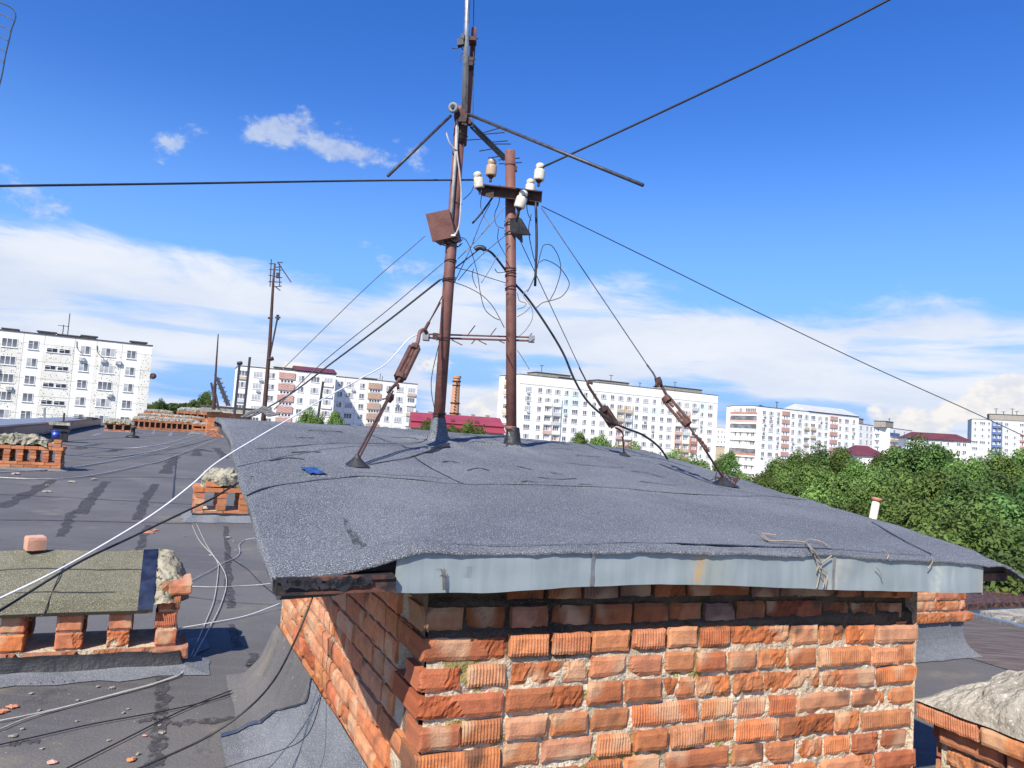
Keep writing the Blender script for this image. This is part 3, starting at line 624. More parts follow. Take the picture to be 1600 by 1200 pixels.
# junction box
mb = MB(); p = P(677, 376, YL-.06); ex = P(711, 369, YL-.06)-p; ez = P(667, 336, YL-.09)-p; ey = V((.03, .10, 0))
mb.box(p, ex, ey, ez); mb.box(p-ex*.03-ez*.04-ey*.08, ex*1.06, ey*.10, ez*1.07)
jb = mb.build('junction_box', M['rust'], lm)
mb = MB()
for k in range(9):
    a = p+ex*(.3+.07*k)+ey*rnd.random()-ez*.02; mb.tube(spline([a, a-Z*.012+V((.01*rnd.uniform(-1, 1), 0, 0)), a-Z*.02+V((.03, 0, 0)), a+V((.05, 0, .0))], 4), .003, 5)
mb.tube([p+ex*.42-ez*.02, p+ex*.40-ez*.28], .004, 6); mb.build('loose_wires', M['black'], jb)
mb = MB(); p = P(709, 366, YL-.06); mb.box(p-V((.014, .01, .012)), V((.024, 0, 0)), V((0, .02, 0)), V((0, 0, .018))); mb.build('cable_clip', M['white_cable'], jb)
# felt collars at the feet
def collar(foot, prof, mat, parent, sd, name='felt_collar'):
    mb = MB(); n = 28
    def f(x, y):
        an = 2*math.pi*x; h, r = interp([(q[0], q[1]) for q in prof], y), interp([(q[0], q[2]) for q in prof], y)
        r *= 1+.16*nz(math.cos(an)*1.3+sd, math.sin(an)*1.3, y*2.5)+.06*nz(math.cos(an)*6, math.sin(an)*6+sd, y*9); h += .006*nz(an*3, sd)*(y)
        pt = foot+V((math.cos(an)*r, math.sin(an)*r, h)); s, l, z = sl(pt)
        return V((pt.x, pt.y, max(pt.z, roof_z(s, l)-.01)))
    mb.grid(f, n, 18); return smooth_part(mb.build(name, mat, parent))
collar(L0, [(0, -.02, .16), (.2, .012, .085), (.45, .05, .055), (1, .145, .036)], M['felt'], lm, 3)
# right post
R0 = P(800, 702, YR); R1 = P(797, 236, YR)
rp = thing('insulator_post', 'shorter thick brown pipe post with a crossarm of white insulators, right of the taller mast', 'utility post', R0)
mb = MB(); mb.tube([R0-Z*.05, lerp(R0, R1, .5), R1], .0305, 18); mb.tube([R1-Z*.003, R1+Z*.001], .026, 18); smooth_part(mb.build('pole', M['rust'], rp))
mb = MB(); c = P(798.6, 669, YR); mb.tube([c-Z*.012, c, c+Z*.012], [.0325, .037, .0325], 18); c = P(797.3, 258, YR); mb.tube([c-Z*.005, c+Z*.005], .0325, 18); smooth_part(mb.build('pipe_ring', M['rust'], rp))
collar(R0, [(0, -.02, .14), (.15, .006, .085), (.4, .04, .048), (1, .125, .0345)], M['tar'], rp, 9, 'tar_collar')
collar(R0, [(0, -.03, .19), (.5, .0, .10), (1, .028, .062)], M['felt'], rp, 14)
mb = MB(); mb.ribbon(spline([P(795, 675, YR-.036), P(798, 684, YR-.038), P(796, 690, YR-.042), P(800, 694, YR-.05), P(799, 700, YR-.07)], 5), V((0, -1, 0)), [.008]*6+[.018]*10+[.012]*5, 0, 1.); mb.build('primer_smear', M['galv'], rp)
for (x, y, n) in ((798, 425, 4), (798, 450, 2), (797, 350, 2), (797.3, 365, 2)):
    mb = MB(); wirecoil(mb, P(x, y+12, YR), P(x, y-12, YR), .5, .033, n, .016, .0026); mb.build('wire_tie', M['rust_dark'], rp)
# crossarm: angle steel with flange
mb = MB(); a = P(756, 292, YR-.12); b = P(847, 303, YR-.05); d = b-a
mb.box(a-Z*.050, d, V((0, .006, 0)), Z*.050); mb.box(a-Z*.002+V((-.01, -.040, 0)), d*1.03, V((0, .10, 0)), Z*.007)
mb.box(P(752, 305, YR-.125)-Z*.0, P(771, 310, YR-.125)-P(752, 305, YR-.125), V((0, .006, 0)), Z*.045); mb.box(b+V((-.09, .01, -.065)), V((.075, 0, -.005)), V((0, .006, 0)), Z*.03)
mb.build('crossarm', M['rust_dark'], rp)
PROF = [(0, .026), (.003, .0285), (.010, .029), (.050, .029), (.056, .027), (.060, .0215), (.066, .0205), (.071, .0235), (.079, .0235), (.088, .019), (.093, .009)]
def insul(x, y, Y, ax, sc_=1., col=(1, 1, 1), pin=.035):
    p = P(x, y, Y); ax = V(ax).normalized()
    mb = MB(); mb.lathe(p, ax, [(h*sc_, r*sc_) for h, r in PROF], 20, 0, col); o = smooth_part(mb.build('insulator', M['porcelain'], rp))
    mb = MB(); mb.tube([p-ax*pin, p+ax*.004], .008, 8); mb.lathe(p-ax*.012, ax, [(0, .012), (.011, .02)], 12); mb.build('pin', M['rust_dark'], o)
    mb = MB(); wirecoil(mb, p, p+ax*.1*sc_, .585, .0215*sc_, 2, .004, .0025); mb.build('tie_wire', M['black'], o)
insul(767, 275, YR-.10, (.02, 0, 1), 1.08, (.72, .55, .44)); insul(749, 294, YR-.14, (-.2, -.1, 1), 1.0); insul(842, 282, YR-.06, (.03, 0, 1), 1.1)
insul(828, 303, YR+.05, (-.02, .1, 1), 1.0); insul(811, 325, YR-.10, (.24, -.1, 1), 1.12, (1, 1, 1), .06)
mb = MB(); a = P(796, 341, YR-.05); b = P(812, 340, YR-.10); c = P(827, 366, YR-.12); d = P(813, 366, YR-.09); e = P(814, 378, YR-.06); f_ = P(797, 362, YR-.04)
b0 = len(mb.v); q = [a, f_, e, d, c, b]
for p in q: mb.v.append(p)
for p in q: mb.v.append(p+V((.012, .022, 0)))
mb.face([b0+i for i in range(6)]); mb.face([b0+11-i for i in range(6)])
for i in range(6): mb.face([b0+i, b0+(i+1) % 6, b0+6+(i+1) % 6, b0+6+i])
mb.tube([P(808, 340, YR-.08), P(811, 325, YR-.09)], .010, 8); mb.build('bracket', M['tar'], rp)  # front-face shade put into the bracket's dark colour
mb = MB(); mb.box(P(803, 266, YR-.02), V((.018, 0, 0)), V((0, .03, 0)), V((0, 0, .026))); mb.build('side_lug', M['rust_dark'], rp)
# ------------------------------------------------------------------ antennas near the posts
ab = thing('tv_antenna', 'rusty double boom television antenna clamped level across the two brown posts', 'antenna', P(690, 528, YL+.05))
ya0, ya1 = YL+.06, YR+.06
q0, q1 = P(665, 522, ya0), P(832, 527, ya1); q2, q3 = P(665, 527.5, ya0), P(832, 532.5, ya1)
mb = MB(); mb.tube([q0, q1], .0052, 7); mb.tube([q2, q3], .0062, 7); mb.build('boom', M['rust'], ab)
for p in (P(666, 527, ya0), P(831, 530, ya1)):
    mb = MB(); mb.box(p-V((.018, .03, .018)), V((.034, 0, 0)), V((0, .06, 0)), V((0, 0, .036))); mb.build('end_block', M['grey_block'], ab)
for x, y, x2, y2, dy in ((730, 525, 742, 509, .5), (765, 526, 775, 513, .5), (825, 528, 831, 521, .5), (706, 531, 722, 539, -.5), (742, 531, 737, 537, -.4), (748, 532, 760, 538, -.5), (781, 533, 788, 536, -.4)):
    yy = ya0+(ya1-ya0)*(x-665)/167; mb = MB(); mb.tube([P(x, y, yy), P(x2, y2, yy+dy*.4)], .0034, 5); mb.build('element', M['rust'], ab)
mb = MB(); c = P(683, 526, ya0); mb.box(c-V((.022, .035, .018)), V((.03, 0, 0)), V((0, .03, 0)), V((0, 0, .034))); mb.build('clamp', M['rust_dark'], ab)
yg = thing('yagi_antenna', 'small dark directional antenna of thin rods behind the top of the insulator post', 'antenna', P(760, 222, 4.8))
mb = MB(); mb.tube([P(742, 203, 4.62), P(792, 252, 4.92)], .006, 6); mb.build('boom', M['wire'], yg)
for x, y, x2, y2 in ((752, 208, 781, 200), (754, 210, 788, 207), (728, 219, 757, 217), (769, 222, 793, 220), (771, 225, 798, 225), (749, 236, 778, 231), (763, 247, 782, 244), (779, 250, 812, 247), (780, 256, 815, 254)):
    mb = MB(); mb.tube([P(x, y, 4.75), P(x2, y2, 4.85)], .0036, 5); mb.build('element', M['wire'], yg)
# ------------------------------------------------------------------ guys with turnbuckles
def turnbuckle(par, a, b, r, name='turnbuckle', mat='rust_mid', solid=True):
    mb = MB(); d = (b-a).normalized(); s_ = d.cross(V((0, 1, 0))).normalized()
    for k in (-1, 1): mb.tube([a+s_*r*k, b+s_*r*k], r*(.72 if solid else .46), 7)
    if solid: mb.tube([a+V((0, r*.7, 0)), b+V((0, r*.7, 0))], r*.8, 7)
    mb.tube([a-d*.012, a+d*.02], r*1.3, 9); mb.tube([b-d*.02, b+d*.012], r*1.3, 9); mb.tube([a, lerp(a, b, .44)], r*.42, 6); mb.tube([b, lerp(a, b, .66)], r*.42, 6)
    return mb.build(name, M[mat], par)
def mound(par, foot, r, h, mat='tar', sd=1.):
    mb = MB()
    def f(x, y):
        an = 2*math.pi*x; rr = r*(1-y)**1.4+.006; rr *= 1+.3*nz(math.cos(an)*1.5+sd, math.sin(an)*1.5); return foot+V((math.cos(an)*rr, math.sin(an)*rr, h*y-.004))
    mb.grid(f, 16, 8); return smooth_part(mb.build('anchor', M[mat], par))
g1 = on_roof(557, 728, 0)
gy = thing('guy_wire', 'stout rusty guy with long turnbuckle leaning from the felt roof to the left mast', 'guy wire', g1, 'guys that stay the masts')
mound(gy, g1, .045, .05, 'tar', 2.)
T0, T1 = P(612, 611, 3.62), P(624, 592, 3.68)
mb = MB(); mb.tube([g1+V((-.006, 0, .03)), T0+V((-.006, 0, -.012))], .0055, 6); mb.tube([g1+V((.008, 0, .03)), T0+V((.006, 0, 0))], .0048, 6); mb.build('anchor_rod', M['rust_dark'], gy)
mb = MB(); c = P(607, 622, 3.6); mb.lathe(c-Z*.02, (.3, 0, 1), [(0, .012), (.02, .02), (.045, .014)], 8); mb.tube(spline([P(606, 614, 3.6), P(612, 606, 3.62), P(621, 601, 3.64), P(622, 607, 3.62)], 5), .007, 7); mb.tube([P(597, 624, 3.6), P(607, 622, 3.6)], .004, 5); mb.build('shackle', M['rust_dark'], gy)
mb = MB(); mb.tube([P(608, 612, 3.61), P(627, 589, 3.7)], .0075, 7); mb.build('lower_screw', M['rust'], gy)
turnbuckle(gy, P(625, 590, 3.7), P(648, 543, 3.85), .019)
mb = MB(); mb.tube(spline([P(648, 545, 3.85), P(653, 533, 3.88), P(655, 522, 3.9), P(658, 517, 3.92), P(663, 515.5, 3.95), P(667, 521, 3.97)], 6), .0105, 8); mb.build('hook', M['rust'], gy)
mb = MB(); mb.tube([P(663, 517, 3.95), P(670, 504, 4.0)], .009, 7); mb.tube([P(668, 507, 4.), P(688, 473, YL-.035)], .0045, 6); mb.tube([P(669, 507, 4.), P(691, 463, YL-.035)], .0035, 6); mb.build('cable', M['rust_dark'], gy)
g3 = on_roof(1131, 758, 0)
gy = thing('guy_wire', 'guy with the open turnbuckle slanting down to the right edge of the felt roof', 'guy wire', g3, 'guys that stay the masts')
mound(gy, g3, .07, .05, 'tar', 7.)
mb = MB()
for k in range(14):
    a = g3+V((rnd.uniform(-.05, .06), rnd.uniform(-.04, .04), .01)); mb.tube(spline([a, a+V((rnd.uniform(-.02, .02), 0, .03)), a+V((rnd.uniform(-.05, .05), 0, rnd.uniform(.01, .06)))], 4), .0026, 4)
mb.tube([g3, g3+V((-.012, 0, .085))], .006, 6); mb.build('wire_tangle', M['rust_dark'], gy)
mb = MB(); mb.tube([g3+Z*.03, P(1100, 700, 4.0), P(1073, 661, 4.05)], .0062, 7); mb.tube(spline([P(1081, 677, 4.04), P(1090, 683, 4.03), P(1100, 694, 4.02), P(1108, 706, 4.0)], 4), [.005, .009]*6+[.005], 6); mb.build('anchor_rod', M['rust_dark'], gy)
turnbuckle(gy, P(1073, 661, 4.05), P(1041, 623, 4.12), .0185, 'turnbuckle', 'rust_mid', False)
mb = MB(); mb.tube([P(1045, 624, 4.12), P(1029, 594, 4.16)], .0085, 7); mb.lathe(P(1031, 602, 4.14), (-.4, 0, 1), [(0, .016), (.02, .02), (.045, .017)], 8); mb.tube([P(1027, 596, 4.14), P(1025, 604, 4.12)], .009, 6); mb.build('upper_screw', M['rust_dark'], gy)
mb = MB(); mb.tube([P(1027, 595, 4.16), P(1020, 582, 4.17), P(1011, 570, 4.19)], .0055, 6); mb.tube([P(1022, 586, 4.17), P(846, 325, YR-.05)], .0031, 5); mb.build('cable', M['wire'], gy)
g2 = on_roof(975, 712, 0)
gy = thing('guy_wire', 'guy with the dark closed turnbuckle in front of the long white apartment block', 'guy wire', g2, 'guys that stay the masts')
mound(gy, g2, .04, .03, 'tar', 12.)
mb = MB(); mb.tube([g2, P(973, 682, 4.74)], .0058, 6); mb.tube(spline([P(961, 668, 4.74), P(970, 673, 4.74), P(974, 681, 4.74), P(971, 684, 4.74)], 4), .006, 6); mb.build('anchor_rod', M['rust_dark'], gy)
turnbuckle(gy, P(959, 664, 4.74), P(942, 638, 4.74), .0205, 'turnbuckle', 'rust_dark')
mb = MB(); mb.tube([P(943, 640, 4.74), P(920, 604, 4.7)], .009, 7); mb.tube(spline([P(920, 604, 4.7), P(918, 599, 4.7), P(922, 598, 4.7), P(926, 600, 4.7)], 4), .0085, 6); mb.build('hook', M['rust_dark'], gy)
mb = MB(); mb.tube([P(919, 601, 4.7), P(905, 574, 4.68)], .005, 5); mb.tube([P(917, 598, 4.7), P(800, 349, YR+.03)], .0026, 5); mb.build('cable', M['wire'], gy)
# ------------------------------------------------------------------ overhead lines and loose cables
def cable(name, label, pts, r, mat, n=8, cat='cable', group=None, sides=6, spl=True):
    mb = MB(); q = spline(pts, n) if spl else pts
    if isinstance(r, tuple): rr = [lerp(r[0], r[1], i/(len(q)-1)) for i in range(len(q))]
    else: rr = r
    mb.tube(q, rr, sides); return tag(smooth_part(mb.build(name, M[mat], None, pts[0])), label, cat, group)
cable('power_line', 'thick dark twisted line rising from the right insulator out of the top right', [P(846, 262, YR-.07), P(1000, 191, 4.05), P(1200, 96, 3.7), P(1390, -1, 3.4), P(1700, -170, 3.0)], .0060, 'black', 8, 'power line')
cable('power_line', 'dark line running level from the left insulator out of the left edge of the sky', [P(746, 281, YR-.15), P(560, 282.5, 4.0), P(300, 286.5, 3.5), P(0, 290.5, 3.0), P(-260, 294, 2.6)], .0052, 'black', 8, 'power line')
cable('stay_cable', 'long thin twisted cable falling from the crossarm past the tower blocks to lower right', [P(846, 322, YR-.05), P(1010, 402, 5.6), P(1180, 486, 7.4), P(1360, 572, 9.4), P(1520, 644, 11.5), P(1640, 700, 13)], (.0028, .0075), 'wire')
cable('white_cable', 'thick white cable sweeping from the left mast across the sky down to the left edge', [P(662, 519, 4.05), P(640, 529, 3.95), P(618, 553, 3.85), P(600, 571, 3.7), P(557, 595, 3.5), P(500, 626, 3.3), P(450, 656, 3.1), P(410, 679, 2.95), P(340, 722, 2.7), P(300, 757, 2.55), P(240, 803, 2.4), P(150, 858, 2.2), P(75, 899, 2.05), P(0, 935, 1.95), P(-80, 975, 1.8)], (.0030, .0030), 'white_cable', 8)
cable('stay_cable', 'dark stay from the left mast down to the wire bundle by the far brick vents', [P(688, 437, YL-.03), P(600, 506, 8), P(520, 566, 13), P(450, 618, 18), P(390, 652, 23), P(345, 675, 27)], (.006, .028), 'wire')
cable('stay_cable', 'thin stay fanning out below the junction box, highest of the three left stays', [P(664, 369, YL), P(560, 461, 9), P(453, 566, 16), P(440, 578, 17)], (.0022, .010), 'grey_cable')
cable('stay_cable', 'thin stay between the other two left stays, ending at the far antenna pole', [P(692, 411, YL), P(600, 489, 8), P(500, 570, 12), P(428, 640, 14.5)], (.0024, .010), 'grey_cable')
cable('black_cable', 'thick black cable drooping from a taped joint past the post to the felt roof edge', [P(752, 388, 4.3), P(768, 395, 4.32), P(786, 417, 4.45), P(800, 438, 4.5), P(826, 468, 4.55), P(855, 510, 4.58), P(880, 552, 4.6), P(897, 592, 4.62), P(918, 627, 4.66), P(950, 655, 4.7), P(975, 668, 4.72), P(1005, 680, 4.8), P(1030, 699, 4.9), P(1046, 722, 5.0)], .0068, 'black')
cable('cable_joint', 'black taped cable joint hanging between the two posts', [P(742, 390, 4.3), P(747, 387, 4.3), P(753, 387, 4.3), P(758, 390, 4.3)], .0155, 'black', 5, 'cable joint')
cable('black_cable', 'black cable from the taped joint down to the left mast', [P(748, 390, 4.3), P(715, 416, 4.26), P(690, 437, YL-.03)], .0045, 'black')
cable('black_pipe', 'straight black rod hanging below the right end of the crossarm', [P(837, 312, 4.3), P(838.5, 380, 4.3), P(836, 447, 4.3)], .0085, 'black', 4, 'rod')
cable('loose_wire', 'larger loop of loose black wire right of the insulator post', [P(839, 420, 4.28), P(845, 395, 4.28), P(850, 383, 4.28), P(862, 384, 4.28), P(873, 402, 4.3), P(876, 424, 4.3), P(868, 452, 4.3), P(858, 471, 4.3)], .0026, 'black')
cable('loose_wire', 'wider loop of loose black wire ending below the hanging rod', [P(843, 410, 4.27), P(852, 406, 4.27), P(872, 416, 4.27), P(886, 434, 4.28), P(889, 447, 4.28), P(878, 463, 4.28), P(860, 470, 4.28), P(848, 473, 4.28), P(838, 481, 4.28)], .0026, 'black')
cable('loose_wire', 'black wire running down along the hanging rod and curling at its end', [P(830, 335, 4.28), P(826, 360, 4.28), P(832, 395, 4.28), P(838, 420, 4.28), P(832, 440, 4.28), P(824, 456, 4.28)], .003, 'black')
cable('loose_wire', 'frayed grey wire hanging below the rod and curling back to the post', [P(824, 452, 4.3), P(818, 462, 4.3), P(830, 480, 4.3), P(832, 497, 4.3), P(822, 515, 4.32), P(808, 528, 4.34)], .0022, 'grey_cable')
TH = [([(753, 300), (751, 322), (756, 338), (763, 350), (752, 366)], 'grey_cable', 'thin wire curling below the left insulator of the crossarm'),
      ([(781, 288), (780, 315), (773, 335), (776, 352), (787, 357)], 'black', 'thin black wire looping down in front of the post under the crossarm'),
      ([(779, 356), (778, 375), (786, 392), (792, 402)], 'black', 'short black wire drooping to the post beside the bracket'),
      ([(770, 308), (752, 333), (738, 349)], 'black', 'straight black rod slanting below the crossarm left of the post'),
      ([(766, 318), (752, 345), (735, 388), (718, 425), (708, 445)], 'wire', 'long wire slanting from the crossarm to the left mast'),
      ([(790, 322), (765, 352), (740, 380), (715, 405)], 'grey_cable', 'pale wire crossing from the post to the mast above the joint'),
      ([(792, 366), (765, 388), (738, 412), (716, 438)], 'wire', 'dark wire crossing between the posts under the taped joint'),
      ([(716, 370), (728, 375), (737, 395), (746, 428), (750, 455), (757, 482), (770, 495), (780, 500)], 'black', 'thin black wire falling from the junction box in an s curve'),
      ([(711, 418), (735, 424), (758, 432), (790, 442)], 'black', 'thin wire strung level between the two posts'),
      ([(712, 442), (733, 450), (755, 463), (772, 482), (788, 512)], 'black', 'thin wire drooping from the left mast to the foot of the post'),
      ([(740, 420), (738, 430), (741, 442), (745, 450)], 'black', 'short dangling wire end with a dark knot between the posts'),
      ([(779, 395), (766, 420), (752, 442)], 'grey_cable', 'thin grey wire hanging in the gap between the posts'),
      ([(773, 420), (778, 426), (790, 425)], 'black', 'short bent wire stub on the left of the insulator post'),
      ([(808, 547), (818, 562), (827, 577)], 'grey_cable', 'short wire end sticking out low on the right of the post'),
      ([(697, 480), (690, 520), (676, 580), (674, 610), (679, 640)], 'black', 'thin black wire hanging along the lower left mast'),
      ([(742, 285), (736, 300), (724, 312)], 'wire', 'thin wire from the leftmost insulator down to the mast'),
      ([(808, 457), (812, 470), (822, 474), (818, 480), (808, 483)], 'grey_cable', 'small tangle of thin wire on the right of the post'),
      ([(808, 495), (820, 488), (828, 480)], 'grey_cable', 'short thin wire stub right of the post below the tangle'),
      ([(822, 300), (824, 330), (830, 345)], 'black', 'short black wire hanging from the lowest white insulator')]
for pts, mat, lab in TH: cable('loose_wire', lab, [P(x, y, 4.27+.02*math.sin(i)) for i, (x, y) in enumerate(pts)], .0024 if 'rod' not in lab else .006, mat, 6, 'wire', None, 5)
cable('black_cable', 'thin black cable from the felt roof edge past the small brick vent to lower left', [P(395, 745, 2.72), P(368, 757, 2.66), P(330, 780, 2.55), P(288, 800, 2.45), P(200, 842, 2.3), P(117, 882, 2.15), P(0, 954, 1.95), P(-80, 1000, 1.8)], .0034, 'black')
# ================================================================== the flat roof we stand on
LB = -5.7; RB = 6.62; L1_, L2_ = -9.0, 96.0
house = thing('apartment_house', 'long house whose worn flat tar roof with dark parapet carries all the brick vents', 'building', B(0, 20, ZR))
mb = MB(); mb.grid(lambda x, y: B(lerp(LB-1.5, RB, x), lerp(L1_, L2_, y), ZR), 8, 40); mb.build('roof_deck', M['old_roof'], house)
mb = MB()
mb.grid(lambda x, y: B(lerp(RB, 13.5, x), lerp(L1_, 2.83, y), ZR-.03), 4, 4); mb.build('roof_wing', M['old_roof'], house)
mb = MB(); mb.grid(lambda x, y: B(lerp(5.05, RB-.02, x), lerp(-2.2, 3.1, y), ZR+.005), 6, 10); mb.grid(lambda x, y: B(lerp(RB+.2, 11, x), lerp(-3, 2.6, y), ZR-.024), 4, 4); mb.build('roof_strip', M['streaky'], house)
mb = MB()
for (a, b) in ((B(LB-1.5, L1_, 0), B(RB, L1_, 0)), (B(RB, L1_+12, 0), B(RB, L2_, 0)), (B(RB, L2_, 0), B(LB-1.5, L2_, 0)), (B(LB-1.5, L2_, 0), B(LB-1.5, L1_, 0)), (B(RB, L1_, 0), B(13.5, L1_, 0)), (B(13.5, L1_, 0), B(13.5, 2.83, 0)), (B(13.5, 2.83, 0), B(RB, 2.83, 0))):
    mb.poly([a+Z*(ZR-14.6), b+Z*(ZR-14.6), b+Z*(ZR-.04), a+Z*(ZR-.04)])
mb.build('wall', M['grey_render'], house)
mb = MB(); mb.box(B(RB, -8.8, ZR-.02), U*.085, W*12.1, Z*.055); mb.box(B(RB+.10, -8.8, ZR-.02), U*.03, W*11.6, Z*.045); mb.box(B(RB-.10, 3.20, ZR-.1), U*.25, W*.04, Z*.13); mb.build('edge_strip', M['galv'], house)
mb = MB(); mb.box(B(RB+.22, 2.79, ZR-.06), U*6.6, W*.22, Z*.10, 0, (1, 1, 1), .01); mb.build('kerb', M['concrete'], house)
# raised left edge with a dark side and a pale metal top
ztop = (PS(0, 668, LB).z+PS(145, 651, LB).z)/2
mb = MB(); 
def para(x, y):
    l = lerp(12, 78, x); pr = [(0, 0, ZR+.01), (.15, .04, ZR+.12), (.9, .06, ztop-.08), (1, .0, ztop-.06)]
    return B(LB+interp([(q[0], q[1]) for q in pr], y)+.03*nz(l*.6), l, interp([(q[0], q[2]) for q in pr], y))
mb.grid(para, 60, 6, 0, None, True); mb.poly([B(LB, 78, ZR), B(LB-1.2, 78, ZR), B(LB-1.2, 78, ztop), B(LB, 78, ztop-.06)]); mb.build('parapet', M['tape'], house)
mb = MB(); mb.box(B(LB+.10, 12, ztop-.15), U*.02, W*30, Z*.06); mb.build('fascia_board', M['maroon_roof'], house)
mb = MB(); mb.grid(lambda x, y: B(lerp(LB+.12, LB-1.5, y), lerp(11.8, 66, x), ztop-.05+.05*y), 40, 3); mb.box(B(LB+.11, 11.8, ztop-.09), U*.012, W*54, Z*.06); mb.build('parapet_cover', M['galv'], house)
mb = MB(); mb.grid(lambda x, y: B(lerp(LB+.16, LB-1.0, y)+.06*nz(x*5), lerp(62, 79, x), ztop+.02+.08*y-.22*x*x), 20, 4); mb.build('parapet_felt', M['tar_worn'], house)
# tar strokes along old joints, patches and dirt
RN = Z
def roof_line(pts, wd, mat='tar_worn', rag=.5, n=6, h=.004):
    mb = MB(); mb.ribbon(spline([G(x, y, ZR+h) for x, y in pts], n), Z, wd, 0, rag); mb.build('roof_stroke', M[mat], house)
for pts, wd in (([(0, 793), (42, 772), (84, 750)], .30), ([(124, 803), (145, 776), (166, 752)], .26), ([(214, 812), (229, 778), (244, 756)], .22), ([(95, 838), (106, 815), (112, 800)], .16), ([(218, 860), (224, 838), (232, 820)], .12),
                ([(257, 740), (268, 722), (275, 712)], .4), ([(305, 712), (312, 702), (330, 706)], .5), ([(338, 700), (348, 710), (352, 716)], .45), ([(120, 702), (135, 697), (160, 693)], .5), ([(172, 706), (185, 702), (205, 700)], .4),
                ([(352, 822), (356, 870), (357, 915), (362, 950)], .075), ([(395, 1020), (407, 1070), (415, 1100), (424, 1132)], .085), ([(268, 1132), (300, 1127), (360, 1123), (405, 1112), (436, 1103)], .075), ([(252, 1052), (254, 1090), (250, 1130), (245, 1170), (236, 1215)], .075), ([(14, 1163), (35, 1160), (62, 1157)], .05), ([(0, 1010), (40, 1012)], .05), ([(215, 1128), (240, 1122), (262, 1124)], .05), ([(362, 975), (368, 1000), (372, 1010)], .06), ([(385, 1040), (400, 1035), (420, 1020)], .03)): roof_line(pts, wd*(.68 if wd > .1 else .85), 'tar_brush', .6, 14, .004)
for pts, wd in (([(0, 772), (140, 779), (300, 788)], .035), ([(0, 812), (100, 813), (215, 816), (300, 818)], .03), ([(150, 746), (220, 745), (300, 748), (345, 752)], .05), ([(0, 744), (60, 746), (150, 744)], .04), ([(110, 712), (230, 711), (300, 706)], .06), ([(280, 930), (360, 940), (440, 945)], .008), ([(270, 780), (273, 745), (276, 715)], .03), ([(95, 690), (190, 684), (300, 679), (340, 678)], .09)): roof_line(pts, wd, 'tar', .4, 10, .007)
# pale lines on the far end of the roof
for pts in ([(207, 676), (213, 671), (220, 668)], [(213, 672), (240, 674), (265, 675), (300, 678)], [(238, 678), (242, 672), (244, 669)], [(265, 681), (268, 676), (270, 672)], [(295, 680), (298, 676), (300, 674)], [(144, 681), (160, 677), (182, 679)]): roof_line(pts, .22, 'galv', .2, 5, .01)
# loose white and black wires on the roof
def roofwire(label, pts, r, mat, h=.012, group=None):
    q = []
    for p in pts: q.append(G(p[0], p[1], ZR+(p[2] if len(p) > 2 else h)))
    return cable('roof_wire', label, q, r, mat, 8, 'wire', group)
roofwire('pale cable sagging over the far roof, uppermost of the fan left of the felt roof', [(338, 671, .5), (300, 682, .35), (250, 695, .2), (190, 701, .05), (135, 698, .2), (95, 694, .35), (70, 690, .4)], .022, 'old_cable')
roofwire('pale cable of the fan that passes just behind the left brick vent', [(340, 674, .4), (275, 696, .1), (190, 713, .03), (140, 713, .1), (78, 708, .25)], .019, 'old_cable')
roofwire('pale cable of the fan running past the foot of the left brick vent', [(336, 677, .3), (250, 703, .1), (175, 720, .03), (95, 732, .03), (0, 738, .03), (-60, 742, .03)], .016, 'old_cable')
roofwire('lowest pale cable of the fan, nearest on the open tar roof', [(348, 680, .2), (275, 712, .03), (220, 727, .03), (135, 744, .03), (60, 748, .03), (0, 746, .03), (-60, 744, .03)], .014, 'old_cable')
roofwire('dirty white wire from the small vent to the near vent corner, right of its twin', [(300, 820), (312, 845), (333, 868), (349, 890), (354, 912), (345, 945), (325, 985), (300, 1030), (284, 1052)], .0040, 'old_cable')
roofwire('dirty white wire left of its twin between the small vent and the near vent corner', [(307, 818), (322, 850), (338, 875), (341, 890), (335, 935), (322, 970), (305, 1010), (288, 1048)], .0036, 'old_cable')
roofwire('curled white wire from under the felt roof edge bending left over the tar roof', [(404, 840, .1), (385, 843), (374, 851), (375, 862), (368, 871), (348, 880), (330, 891), (297, 908)], .0040, 'old_cable')
roofwire('white wire running straight from the big brick shaft to the near vent', [(294, 916), (340, 917), (400, 914), (442, 909, .1)], .0036, 'old_cable')
roofwire('white wire slanting from the near vent foot to the lit side of the shaft', [(278, 982), (330, 973), (385, 962), (440, 942, .05)], .0040, 'white_cable')
roofwire('white wire along the foot of the near vent flashing, upper of two', [(286, 1052), (240, 1068), (180, 1084), (120, 1100), (60, 1114), (0, 1126), (-40, 1134)], .0038, 'old_cable')
roofwire('white wire along the foot of the near vent flashing, lower of two', [(283, 1055), (230, 1072), (160, 1090), (90, 1108), (40, 1123), (0, 1139), (-40, 1150)], .0036, 'old_cable')
roofwire('thin black wire crossing the dusty roof from the left edge below the white pair', [(-30, 1170), (60, 1150), (150, 1130), (270, 1108), (350, 1088), (400, 1066), (425, 1045, .1)], .0030, 'black')
roofwire('thin black wire crossing the bottom left corner up to the shaft', [(95, 1205), (200, 1152), (280, 1112), (350, 1083), (415, 1060), (446, 1030, .15)], .0032, 'black')
roofwire('short black wire bending from the small vent wires to the shaft corner', [(350, 862), (365, 875), (385, 888), (405, 908), (425, 925), (441, 932, .05)], .0036, 'black')
cable('black_cable', 'thick black cable hanging from under the eave over the tar roof to the bottom', [P(494, 918, 3.0), P(480, 955, 2.95), P(460, 1003, 2.92), P(430, 1060, 2.95), P(390, 1105, 3.0), P(330, 1148, 2.95), P(260, 1182, 2.85), P(190, 1212, 2.75)], .0042, 'black')
